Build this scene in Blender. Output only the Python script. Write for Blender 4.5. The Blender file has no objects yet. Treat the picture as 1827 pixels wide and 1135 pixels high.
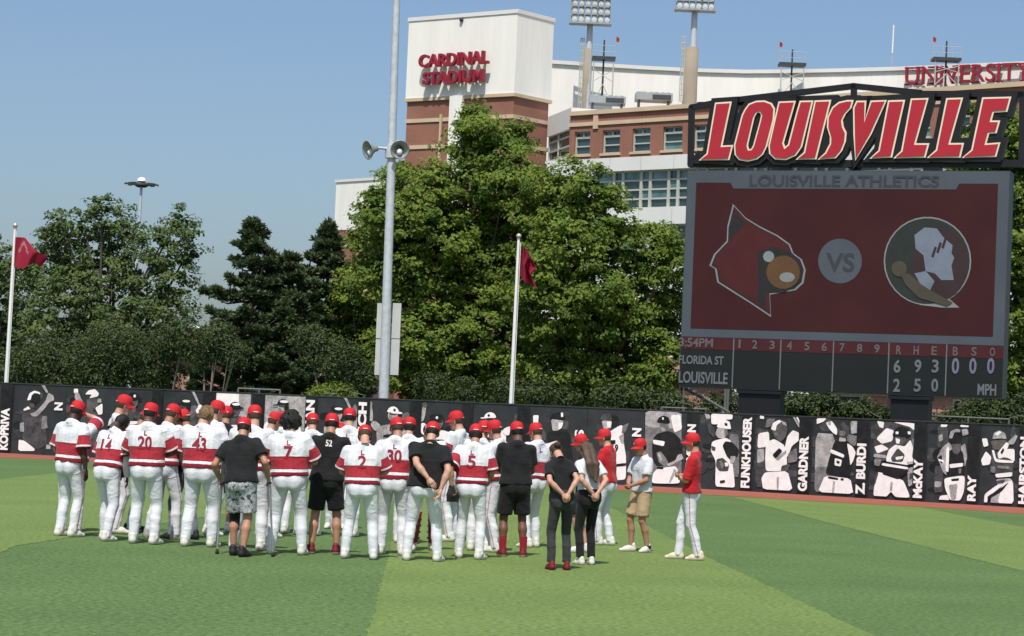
import bpy, bmesh, math, random
import numpy as np
from mathutils import Vector, Matrix
from mathutils.bvhtree import BVHTree

# ------------------------------------------------------------------ camera, light, exposure
SC = bpy.context.scene
COL = SC.collection
W0, H0, FPX = 1827.0, 1135.0, 4000.0
PITCH, ROLL, EYE = math.radians(2.51), math.radians(2.5), 1.85
cp, sp, cr, sr = math.cos(PITCH), math.sin(PITCH), math.cos(ROLL), math.sin(ROLL)
FWD = np.array([0, cp, sp]); R0 = np.array([1., 0, 0]); U0 = np.array([0, -sp, cp])
RGT = R0 * cr + U0 * sr
UPV = U0 * cr - R0 * sr
cam = bpy.data.cameras.new('camera')
cam.sensor_width = 36.0; cam.lens = 36.0 * FPX / W0
cam.clip_start = 0.1; cam.clip_end = 6000
camo = bpy.data.objects.new('camera', cam); COL.objects.link(camo)
M = Matrix.Identity(4)
for i in range(3):
    M[i][0] = RGT[i]; M[i][1] = UPV[i]; M[i][2] = -FWD[i]
M[2][3] = EYE
camo.matrix_world = M
SC.camera = camo

SUN_EL = math.radians(60.0)
SHD = np.array([0.14, 0.99])                      # ground direction the shadows fall in
SHD = SHD / np.linalg.norm(SHD)
world = bpy.data.worlds.new('World'); SC.world = world; world.use_nodes = True
wn = world.node_tree; wn.nodes.clear()
sky = wn.nodes.new('ShaderNodeTexSky'); sky.sky_type = 'NISHITA'; sky.sun_disc = False
sky.sun_elevation = SUN_EL; sky.sun_rotation = math.atan2(-SHD[0], -SHD[1])
sky.altitude = 150; sky.air_density = 1.0; sky.dust_density = 2.6; sky.ozone_density = 4.6
bg = wn.nodes.new('ShaderNodeBackground'); bg.inputs[1].default_value = 0.099
wo = wn.nodes.new('ShaderNodeOutputWorld')
wn.links.new(sky.outputs[0], bg.inputs[0]); wn.links.new(bg.outputs[0], wo.inputs[0])
sun = bpy.data.lights.new('sun', 'SUN'); sun.energy = 3.5; sun.angle = math.radians(0.53); sun.color = (1.0, 0.955, 0.88)
suno = bpy.data.objects.new('sun', sun); COL.objects.link(suno)
ce = math.cos(SUN_EL)
suno.rotation_euler = Vector((SHD[0] * ce, SHD[1] * ce, -math.sin(SUN_EL))).to_track_quat('-Z', 'Y').to_euler()
suno.location = (0, 0, 60)
SC.view_settings.view_transform = 'Standard'; SC.view_settings.look = 'None'
SC.view_settings.exposure = 0.4; SC.view_settings.gamma = 1.0; SC.view_settings.use_curve_mapping = False
SC.cycles.max_bounces = 6; SC.cycles.transparent_max_bounces = 6

# ------------------------------------------------------------------ pixel helpers (photo pixels -> places in the world)
def ray(px, py):
    return FWD * FPX + (px - W0 / 2) * RGT - (py - H0 / 2) * UPV
def at(px, py, Y):
    d = ray(px, py); t = Y / d[1]
    return np.array([d[0] * t, Y, EYE + d[2] * t])
def gnd(px, py):
    d = ray(px, py); t = -EYE / d[2]
    return np.array([d[0] * t, d[1] * t, 0.0])
def hor(px):
    return 743.0 + (px - 913.5) * math.tan(ROLL)

# ------------------------------------------------------------------ materials
MATS = {}
def nd(nt, t, **kw):
    n = nt.nodes.new(t)
    for k, v in kw.items():
        setattr(n, k, v)
    return n
def mat(name, rgb, rough=0.8, vary=0.0, scale=4.0, bump=0.0, bscale=None, metal=0.0, spec=0.3, vary2=0.0, scale2=60.0, stretch=None, sheen=0.0):
    if name in MATS: return MATS[name]
    m = bpy.data.materials.new(name); m.use_nodes = True; MATS[name] = m
    nt = m.node_tree; b = nt.nodes['Principled BSDF']
    b.inputs['Roughness'].default_value = rough; b.inputs['Metallic'].default_value = metal
    b.inputs['Specular IOR Level'].default_value = spec
    if sheen: b.inputs['Sheen Weight'].default_value = sheen
    col = None
    if vary or vary2 or bump:
        tc = nd(nt, 'ShaderNodeTexCoord'); src = tc.outputs['Object']
        if stretch:
            mp = nd(nt, 'ShaderNodeMapping'); mp.inputs['Scale'].default_value = stretch
            nt.links.new(src, mp.inputs[0]); src = mp.outputs[0]
    if vary or vary2:
        def chain(base, amt, sc):
            n = nd(nt, 'ShaderNodeTexNoise'); n.inputs['Scale'].default_value = sc; n.inputs['Detail'].default_value = 5
            nt.links.new(src, n.inputs['Vector'])
            mr = nd(nt, 'ShaderNodeMapRange'); mr.inputs[1].default_value = .3; mr.inputs[2].default_value = .7
            mr.inputs[3].default_value = 1 - amt; mr.inputs[4].default_value = 1 + amt
            nt.links.new(n.outputs['Fac'], mr.inputs[0])
            mx = nd(nt, 'ShaderNodeVectorMath', operation='SCALE')
            if base is None: mx.inputs[0].default_value = rgb
            else: nt.links.new(base, mx.inputs[0])
            nt.links.new(mr.outputs[0], mx.inputs['Scale'])
            return mx.outputs[0]
        if vary: col = chain(col, vary, scale)
        if vary2: col = chain(col, vary2, scale2)
        nt.links.new(col, b.inputs['Base Color'])
    else:
        b.inputs['Base Color'].default_value = (*rgb, 1)
    if bump:
        n = nd(nt, 'ShaderNodeTexNoise'); n.inputs['Scale'].default_value = bscale or scale * 4; n.inputs['Detail'].default_value = 4
        nt.links.new(src, n.inputs['Vector'])
        bp = nd(nt, 'ShaderNodeBump'); bp.inputs['Strength'].default_value = bump; bp.inputs['Distance'].default_value = 0.02
        nt.links.new(n.outputs['Fac'], bp.inputs['Height']); nt.links.new(bp.outputs[0], b.inputs['Normal'])
    return m
def brick_mat(name, c1, c2, mortar, scale, vary=.12):
    if name in MATS: return MATS[name]
    m = bpy.data.materials.new(name); m.use_nodes = True; MATS[name] = m
    nt = m.node_tree; b = nt.nodes['Principled BSDF']; b.inputs['Roughness'].default_value = .9
    tc = nd(nt, 'ShaderNodeTexCoord'); sep = nd(nt, 'ShaderNodeSeparateXYZ'); nt.links.new(tc.outputs['Object'], sep.inputs[0])
    ad = nd(nt, 'ShaderNodeMath', operation='ADD'); nt.links.new(sep.outputs[0], ad.inputs[0]); nt.links.new(sep.outputs[1], ad.inputs[1])
    cb = nd(nt, 'ShaderNodeCombineXYZ'); nt.links.new(ad.outputs[0], cb.inputs[0]); nt.links.new(sep.outputs[2], cb.inputs[1])
    br = nd(nt, 'ShaderNodeTexBrick'); br.inputs['Scale'].default_value = scale
    br.inputs['Color1'].default_value = (*c1, 1); br.inputs['Color2'].default_value = (*c2, 1); br.inputs['Mortar'].default_value = (*mortar, 1)
    br.inputs['Mortar Size'].default_value = .012
    nt.links.new(cb.outputs[0], br.inputs['Vector'])
    n = nd(nt, 'ShaderNodeTexNoise'); n.inputs['Scale'].default_value = .35; n.inputs['Detail'].default_value = 6
    nt.links.new(tc.outputs['Object'], n.inputs['Vector'])
    mr = nd(nt, 'ShaderNodeMapRange'); mr.inputs[1].default_value = .3; mr.inputs[2].default_value = .7
    mr.inputs[3].default_value = 1 - vary; mr.inputs[4].default_value = 1 + vary; nt.links.new(n.outputs['Fac'], mr.inputs[0])
    mx = nd(nt, 'ShaderNodeVectorMath', operation='SCALE'); nt.links.new(br.outputs['Color'], mx.inputs[0]); nt.links.new(mr.outputs[0], mx.inputs['Scale'])
    nt.links.new(mx.outputs[0], b.inputs['Base Color'])
    return m
def leaf_mat(name, c1, c2, trans=.35):
    if name in MATS: return MATS[name]
    m = bpy.data.materials.new(name); m.use_nodes = True; MATS[name] = m
    nt = m.node_tree; nt.nodes.clear()
    a = nd(nt, 'ShaderNodeAttribute', attribute_name='tint')
    r = nd(nt, 'ShaderNodeMix', data_type='RGBA'); r.inputs[6].default_value = (*c1, 1); r.inputs[7].default_value = (*c2, 1)
    nt.links.new(a.outputs['Fac'], r.inputs[0])
    d = nd(nt, 'ShaderNodeBsdfPrincipled'); d.inputs['Roughness'].default_value = .55; d.inputs['Specular IOR Level'].default_value = .25
    t = nd(nt, 'ShaderNodeBsdfTranslucent'); ms = nd(nt, 'ShaderNodeMixShader'); ms.inputs[0].default_value = trans
    o = nd(nt, 'ShaderNodeOutputMaterial')
    nt.links.new(r.outputs[2], d.inputs['Base Color']); nt.links.new(r.outputs[2], t.inputs[0])
    nt.links.new(d.outputs[0], ms.inputs[1]); nt.links.new(t.outputs[0], ms.inputs[2]); nt.links.new(ms.outputs[0], o.inputs[0])
    return m

# ------------------------------------------------------------------ object helpers
def tag(o, label=None, cat=None, group=None, kind=None):
    if label: o['label'] = label
    if cat: o['category'] = cat
    if group: o['group'] = group
    if kind: o['kind'] = kind
    return o
def thing(name, loc, rz=0.0, label=None, cat=None, group=None):
    o = bpy.data.objects.new(name, None); COL.objects.link(o)
    o.location = loc; o.rotation_euler = (0, 0, rz); o.empty_display_size = .3
    return tag(o, label, cat, group)
def link(name, me, parent=None, loc=None):
    o = bpy.data.objects.new(name, me); COL.objects.link(o)
    if parent is not None: o.parent = parent
    if loc is not None: o.location = loc
    return o
def mesh_np(name, v, f, mats, smooth=False, attrs=None, mi=None):
    me = bpy.data.meshes.new(name)
    v = np.asarray(v, np.float32); f = np.asarray(f, np.int32)
    me.vertices.add(len(v)); me.vertices.foreach_set('co', v.ravel())
    k = f.shape[1]
    me.loops.add(f.size); me.loops.foreach_set('vertex_index', f.ravel())
    me.polygons.add(len(f)); me.polygons.foreach_set('loop_start', np.arange(0, f.size, k, dtype=np.int32))
    if mi is not None: me.polygons.foreach_set('material_index', np.asarray(mi, np.int32))
    me.polygons.foreach_set('use_smooth', np.full(len(f), smooth))
    for m in (mats if isinstance(mats, (list, tuple)) else [mats]): me.materials.append(m)
    for an, av in (attrs or {}).items():
        a = me.attributes.new(an, 'FLOAT', 'POINT'); a.data.foreach_set('value', np.asarray(av, np.float32))
    me.update(calc_edges=True)
    return me
class MB:
    """collects simple solids in local coordinates, then becomes ONE mesh"""
    def __init__(s): s.v = []; s.f = []; s.m = []; s.sm = []
    def add(s, verts, faces, m=0, smooth=False):
        n = len(s.v); s.v += [tuple(map(float, p)) for p in verts]
        for f in faces: s.f.append([i + n for i in f]); s.m.append(m); s.sm.append(smooth)
    def box(s, c, d, m=0, ax=None):
        c = np.asarray(c, float); X, Y, Z = [np.asarray(a, float) for a in (ax or ((1, 0, 0), (0, 1, 0), (0, 0, 1)))]
        vs = [c + X * d[0] / 2 * i + Y * d[1] / 2 * j + Z * d[2] / 2 * k for k in (-1, 1) for j in (-1, 1) for i in (-1, 1)]
        s.add(vs, [(0, 2, 3, 1), (4, 5, 7, 6), (0, 1, 5, 4), (2, 6, 7, 3), (0, 4, 6, 2), (1, 3, 7, 5)], m)
    def tube(s, p0, p1, r0, r1=None, n=10, m=0, caps=True, smooth=True):
        p0 = np.asarray(p0, float); p1 = np.asarray(p1, float); r1 = r0 if r1 is None else r1
        d = p1 - p0; d = d / (np.linalg.norm(d) + 1e-9)
        a = np.cross(d, (0, 0, 1.) if abs(d[2]) < .9 else (1., 0, 0)); a /= np.linalg.norm(a); b = np.cross(d, a)
        vs = []
        for p, r in ((p0, r0), (p1, r1)):
            for i in range(n):
                t = 2 * math.pi * i / n; vs.append(p + r * (a * math.cos(t) + b * math.sin(t)))
        s.add(vs, [(i, (i + 1) % n, n + (i + 1) % n, n + i) for i in range(n)], m, smooth)
        if caps: s.add(vs[:n], [list(range(n))[::-1]], m); s.add(vs[n:], [list(range(n))], m)
    def path(s, pts, rs, n=8, m=0):
        pts = [np.asarray(p, float) for p in pts]; rings = []
        for i, p in enumerate(pts):
            d = pts[min(i + 1, len(pts) - 1)] - pts[max(i - 1, 0)]; d = d / (np.linalg.norm(d) + 1e-9)
            a = np.cross(d, (0.13, 0.1, 1.) if abs(d[2]) < .95 else (1., .1, 0)); a /= np.linalg.norm(a); b = np.cross(d, a)
            r = rs[i] if hasattr(rs, '__len__') else rs
            rings += [p + r * (a * math.cos(2 * math.pi * j / n) + b * math.sin(2 * math.pi * j / n)) for j in range(n)]
        fs = [(i * n + j, i * n + (j + 1) % n, (i + 1) * n + (j + 1) % n, (i + 1) * n + j) for i in range(len(pts) - 1) for j in range(n)]
        s.add(rings, fs, m, True)
        s.add(rings[:n], [list(range(n))[::-1]], m); s.add(rings[-n:], [list(range(n))], m)
    def lathe(s, o, ax, prof, n=16, m=0):
        o = np.asarray(o, float); d = np.asarray(ax, float); d /= np.linalg.norm(d)
        a = np.cross(d, (0, 0, 1.) if abs(d[2]) < .9 else (1., 0, 0)); a /= np.linalg.norm(a); b = np.cross(d, a)
        vs = [o + d * h + r * (a * math.cos(2 * math.pi * j / n) + b * math.sin(2 * math.pi * j / n)) for r, h in prof for j in range(n)]
        s.add(vs, [(i * n + j, i * n + (j + 1) % n, (i + 1) * n + (j + 1) % n, (i + 1) * n + j) for i in range(len(prof) - 1) for j in range(n)], m, True)
    def sphere(s, c, r, m=0, n=12):
        r = np.asarray(r if hasattr(r, '__len__') else (r, r, r), float)
        vs = []; k = n // 2
        for i in range(k + 1):
            t = math.pi * i / k
            for j in range(n):
                p = 2 * math.pi * j / n
                vs.append(np.asarray(c) + r * np.array([math.sin(t) * math.cos(p), math.sin(t) * math.sin(p), math.cos(t)]))
        s.add(vs, [(i * n + j, (i + 1) * n + j, (i + 1) * n + (j + 1) % n, i * n + (j + 1) % n) for i in range(k) for j in range(n)], m, True)
    def prism(s, poly3, off, m=0):
        """solid between the planar polygon poly3 and the same polygon moved by off"""
        p = [np.asarray(q, float) for q in poly3]; n = len(p); off = np.asarray(off, float)
        s.add(p + [q + off for q in p], [list(range(n))[::-1], list(range(n, 2 * n))] + [(i, (i + 1) % n, n + (i + 1) % n, n + i) for i in range(n)], m)
    def mesh(s, name, mats, tri=False):
        me = bpy.data.meshes.new(name)
        me.from_pydata(s.v, [], s.f)
        for mm in (mats if isinstance(mats, (list, tuple)) else [mats]): me.materials.append(mm)
        me.polygons.foreach_set('material_index', s.m); me.polygons.foreach_set('use_smooth', s.sm)
        bm = bmesh.new(); bm.from_mesh(me)
        big = [f for f in bm.faces if len(f.verts) > 4]
        if big: bmesh.ops.triangulate(bm, faces=big)
        bmesh.ops.recalc_face_normals(bm, faces=bm.faces)
        bm.to_mesh(me); bm.free(); me.update()
        return me
    def obj(s, name, mats, parent=None, loc=None): return link(name, s.mesh(name, mats), parent, loc)

# ------------------------------------------------------------------ lettering (flat outlines of the built-in font, cached once)
TXT = {}
def prep_text(strings, off=.05):
    objs = []
    for st in strings:
        cu = bpy.data.curves.new('lettering', 'FONT'); cu.body = st; cu.fill_mode = 'FRONT'; cu.offset = off; cu.resolution_u = 4
        o = bpy.data.objects.new('lettering', cu); COL.objects.link(o); objs.append((st, o, cu))
    dg = bpy.context.evaluated_depsgraph_get(); dg.update()
    for st, o, cu in objs:
        me = o.evaluated_get(dg).to_mesh()
        v = np.array([q.co[:2] for q in me.vertices]); f = [list(p.vertices) for p in me.polygons]
        lo = v.min(0); hi = v.max(0); v = (v - lo) / np.maximum(hi - lo, 1e-6)
        TXT[st] = (v, f); o.evaluated_get(dg).to_mesh_clear()
    for st, o, cu in objs:
        bpy.data.objects.remove(o); bpy.data.curves.remove(cu)
NAMES = ['KOPRIVA', 'MAN', 'LICH', 'N', 'THOMPSON', 'FUNKHOUSER', 'GARDNER', 'Z. BURDI', 'McKAY', 'RAY', 'HAIRSTON']
prep_text(NAMES); prep_text(['CARDINAL', 'STADIUM'], .034)
prep_text(['UNIVERSITY'], .004); prep_text(['19', 'LOUISVILLE ATHLETICS', 'VS', '3:54PM', 'FLORIDA ST', 'LOUISVILLE', 'MPH', 'R', 'H', 'E', 'B', 'S', 'O', 'L', '20', '43', '7', '52', '2', '30', '5', '14'] + [str(i) for i in range(10) if str(i) not in '257'], .026)
def text_on(mb, st, origin, ux, uz, w, h, nrm, thick=0.004, m=0, shear=0.0):
    """the word st as a thin plate: origin lower-left corner, ux/uz unit axes of the surface, nrm its outward normal"""
    v, f = TXT[st]; o = np.asarray(origin, float); ux = np.asarray(ux, float); uz = np.asarray(uz, float); nrm = np.asarray(nrm, float)
    top = [o + ux * (p[0] * w + shear * p[1] * h) + uz * p[1] * h + nrm * thick for p in v]
    mb.add(top, f, m)
    # side walls along boundary edges
    cnt = {}
    for q in f:
        for a, b in zip(q, q[1:] + q[:1]): cnt[(a, b)] = 1
    n = len(top); vs = top + [p - nrm * thick for p in top]
    if thick > .01: mb.add(vs, [(a, b, n + b, n + a) for (a, b) in cnt if (b, a) not in cnt], m)
rng = np.random.default_rng(7)
random.seed(7)
class Fac:
    """a vertical facade plane through two columns of the photograph at known distances"""
    def __init__(s, pxa, Ya, pxb, Yb, pya=None, pyb=None):
        s.A = at(pxa, hor(pxa) if pya is None else pya, Ya); s.A[2] = 0; B = at(pxb, hor(pxb) if pyb is None else pyb, Yb); B[2] = 0
        s.w = np.linalg.norm(B - s.A); s.ux = (B - s.A) / s.w
        s.n = np.array([s.ux[1], -s.ux[0], 0.0]); s.rel = s.A
    def uz(s, px, py):
        d = ray(px, py); o = np.array([0, 0, EYE]); t = np.dot(s.A - o, s.n) / np.dot(d, s.n); p = o + d * t
        return float(np.dot(p - s.A, s.ux)), float(p[2])
    def P(s, u, z, off=0.0): return s.A + s.ux * u + np.array([0, 0, z]) + s.n * off - s.rel
    def prism(s, mb, uzs, o0, o1, m=0): mb.prism([s.P(u, z, o0) for u, z in uzs], s.n * (o1 - o0), m)
    def rect(s, mb, u0, u1, z0, z1, o0, o1, m=0): s.prism(mb, [(u0, z0), (u1, z0), (u1, z1), (u0, z1)], o0, o1, m)
    def text(s, mb, st, u0, z0, w, h, off, thick=.004, m=0, shear=0.): text_on(mb, st, s.P(u0, z0, off), s.ux, (0, 0, 1), w, h, s.n, thick, m, shear)

# ------------------------------------------------------------------ materials of the setting
turf_dark = mat('turf_dark', (.095, .157, .049), .85, .10, .45, .6, 60, vary2=.42, scale2=17, spec=.2)
turf_light = mat('turf_light', (.142, .206, .056), .85, .09, .45, .6, 60, vary2=.38, scale2=17, spec=.2)
m_clay = mat('clay_track', (.29, .088, .055), .95, .12, 1.5, .3, 40, vary2=.1, scale2=25)
m_dirt = mat('outer_ground', (.07, .085, .04), .95, .3, .2, .3, 8, vary2=.3, scale2=5)
m_wallblk = mat('wall_black', (.026, .031, .033), .55, .25, 3.0, vary2=.15, scale2=40)
m_walledge = mat('wall_edge', (.035, .04, .042), .6, .2, 3.0)
m_white = mat('white_paint', (.78, .78, .76), .6, .04, 2.0)
m_stucco = mat('white_stucco', (.83, .81, .74), .85, .045, .5, .1, 6, vary2=.03, scale2=3, stretch=(1, 1, .12))
m_stucco2 = mat('panel_white', (.70, .69, .66), .8, .04, .3, vary2=.03, scale2=5)
m_beige = mat('beige_stone', (.56, .44, .30), .85, .06, .6)
m_brick = brick_mat('red_brick', (.285, .120, .078), (.255, .105, .068), (.32, .20, .155), 5.0)
m_brick2 = brick_mat('pink_brick', (.40, .20, .155), (.35, .165, .125), (.42, .30, .25), 4.0)
m_glass = mat('window_glass', (.02, .045, .045), .06, .5, .35, spec=.9)
m_glass2 = mat('window_glass_pale', (.10, .20, .20), .12, .5, .5, spec=.8)
m_mull = mat('window_frame_grey', (.45, .47, .42), .5)
m_steel = mat('galvanised_steel', (.53, .56, .585), .45, .12, 6.0, metal=.15, vary2=.08, scale2=50)
m_steel2 = mat('weathered_steel', (.33, .36, .36), .5, .15, 5.0, metal=.3)
m_dsteel = mat('dark_steel', (.05, .055, .06), .5, .2, 4.0)
m_redsign = mat('sign_red', (.40, .022, .036), .45, .06, 1.2)
m_cream = mat('sign_cream', (.74, .66, .50), .5, .05, 2)
m_black = mat('sign_black', (.012, .012, .014), .45, .15, 2)
m_redlet = mat('letter_red', (.27, .018, .035), .5)
m_conc = mat('tan_concrete', (.28, .235, .18), .9, .1, .5, .2, 8)

# ------------------------------------------------------------------ ground, turf, warning track
def sheet(name, pts, z, m):
    c = np.mean(pts, 0); c[2] = 0
    me = bpy.data.meshes.new(name); me.from_pydata([tuple(np.array([p[0] - c[0], p[1] - c[1], 0])) for p in pts], [], [list(range(len(pts)))])
    bm = bmesh.new(); bm.from_mesh(me); bmesh.ops.triangulate(bm, faces=bm.faces, ngon_method='EAR_CLIP'); bmesh.ops.recalc_face_normals(bm, faces=bm.faces)
    for f in bm.faces:
        if f.normal.z < 0: f.normal_flip()
    bm.to_mesh(me); bm.free(); me.materials.append(m)
    return tag(link(name, me, None, (c[0], c[1], z)), kind='structure')
sheet('ground', [np.array(p, float) for p in ((-1500, -300, 0), (1500, -300, 0), (1500, 3000, 0), (-1500, 3000, 0))], -.008, m_dirt)
WB = [(-420, 786), (-100, 803), (0, 808), (229, 820), (956, 858), (1288, 874), (1656, 896), (1827, 906), (2000, 916), (2300, 934)]
def wall_base(px): return gnd(px, float(np.interp(px, [p[0] for p in WB], [p[1] for p in WB])))
TE = [(-420, 794), (-100, 811), (0, 816), (97, 820), (229, 826), (600, 846), (956, 866), (1147, 877), (1288, 884), (1450, 894), (1656, 905), (1827, 917), (2000, 928), (2300, 948)]
edge = [gnd(*p) for p in TE]
sheet('turf', edge + [np.array([60., 5, 0]), np.array([60., -40, 0]), np.array([-60., -40, 0]), np.array([-60., 20, 0])], -.004, turf_dark)
sheet('warning_track', [wall_base(p[0]) + np.array([0, .6, 0]) for p in WB] + edge[::-1], 0.0, m_clay)
def ragged(pts, step=.16, amp=.012):
    rr = np.random.default_rng(5); out = []
    for a, b in zip(pts, pts[1:] + pts[:1]):
        n = max(1, min(420, int(np.linalg.norm(b - a) / step)))
        for k in range(n):
            q = a + (b - a) * k / n; out.append(q + np.array([rr.normal() * amp, rr.normal() * amp * 2, 0]) if k else q)
    return out
def te(px): return (px, float(np.interp(px, [p[0] for p in TE], [p[1] for p in TE])))
def ext(a, b, k): return gnd(*a) + (gnd(*a) - gnd(*b)) * k
Lp = [(0, 987), (30, 973), (143, 956), (460, 908), (723, 869), (690, 1000), (655, 1135)]
sheet('mown_light_area', ragged([ext((0, 987), (30, 973), 2.0)] + [gnd(*p) for p in Lp] + [ext((655, 1135), (690, 1000), 1.5), ext((1560, 1135), (1275, 1000), 1.5)]
      + [gnd(*p) for p in ((1560, 1135), (1275, 1000), (1088, 905), (990, 868.5))] + [gnd(px, te(px)[1] + .6) for px in (956, 800, 600, 400, 250)]
      + [gnd(*p) for p in ((91, 845), (0, 855), (-120, 868))]), 0.0, turf_light)
sheet('mown_light_band', ragged([gnd(1305, 886.5)] + [gnd(px, te(px)[1] + .6) for px in (1360, 1450, 1560, 1640)]
      + [gnd(*p) for p in ((1827, 941), (2100, 995), (2100, 1110), (1827, 1019), (1688, 985), (1475, 932))]), 0.0, turf_light)

# ------------------------------------------------------------------ outfield wall with a printed banner on every panel
PB = [-172, -72, 25, 118, 205, 292, 383, 472, 567, 660, 752, 845, 946, 1048, 1150, 1247, 1347, 1450, 1553, 1655, 1750, 1840, 1940]
WH = 2.19
T = {k: mat('print_' + k, c, .5, v, 5.0, vary2=v * .6, scale2=22) for k, c, v in
     (('black', (.011, .012, .013), .5), ('wall', (.035, .038, .040), .4), ('dk', (.060, .062, .064), .5), ('mid', (.17, .17, .17), .35), ('lt', (.34, .34, .335), .35), ('white', (.80, .79, .77), .08), ('skin', (.40, .39, .38), .25), ('skd', (.09, .088, .085), .35))}
TK = list(T)
# (name, background, pose, jersey tone, skin tone)
POST = [('', 'black', 'stand', 'white', 'skin'), ('KOPRIVA', 'black', 'stand', 'lt', 'skin'), ('N', 'black', 'bat', 'black', 'skin'), ('', 'black', 'ball', 'black', 'skin'), ('', 'black', 'stand', 'dk', 'skd'),
        ('', 'black', 'bat', 'dk', 'skd'), ('', 'white', 'helm', 'dk', 'skd'), ('MAN', 'lt', 'helm', 'white', 'skin'), ('LICH', 'black', 'bat', 'lt', 'skin'), ('', 'black', 'wind', 'lt', 'lt'),
        ('', 'black', 'ball', 'white', 'skd'), ('', 'black', 'throw', 'white', 'skd'), ('S', 'black', 'wind', 'black', 'lt'), ('N', 'black', 'throw', 'white', 'skin'),
        ('THOMPSON', 'lt', 'stand', 'black', 'skin'), ('FUNKHOUSER', 'split', 'ball', 'white', 'skin'), ('GARDNER', 'black', 'bat', 'white', 'skd'), ('Z. BURDI', 'half', 'back', 'black', 'skin'),
        ('McKAY', 'crowd', 'swing', 'white', 'skd'), ('RAY', 'crowd2', 'helm', 'black', 'skd'), ('HAIRSTON', 'black', 'swing', 'dk', 'skd'), ('', 'black', 'stand', 'white', 'skin')]
def chaikin(p, n=2):
    for _ in range(n):
        q = []
        for a, b in zip(p, p[1:] + p[:1]): q += [(a[0] * .75 + b[0] * .25, a[1] * .75 + b[1] * .25), (a[0] * .25 + b[0] * .75, a[1] * .25 + b[1] * .75)]
        p = q
    return p
def ell(cx, cz, rx, rz, n=14, a0=0, a1=2 * math.pi): return [(cx + rx * math.cos(a0 + (a1 - a0) * i / n), cz + rz * math.sin(a0 + (a1 - a0) * i / n)) for i in range(n + (a1 - a0 < 6.2))]
def clip_low(poly, z0=.10):
    out = []
    for (x0, y0), (x1, y1) in zip(poly, poly[1:] + poly[:1]):
        if y0 >= z0: out.append((x0, y0))
        if (y0 - z0) * (y1 - z0) < 0: k = (z0 - y0) / (y1 - y0); out.append((x0 + (x1 - x0) * k, z0))
    return out
def limb(a, b, wa, wb):
    dx, dz = b[0] - a[0], b[1] - a[1]; l = math.hypot(dx, dz); px, pz = -dz / l, dx / l
    return [(a[0] + px * wa, a[1] + pz * wa), (a[0] - px * wa, a[1] - pz * wa), (b[0] - px * wb, b[1] - pz * wb), (b[0] - dz / l * wb * .0 + dx / l * wb * .6, b[1] + dz / l * wb * .6), (b[0] + px * wb, b[1] + pz * wb)]
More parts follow.
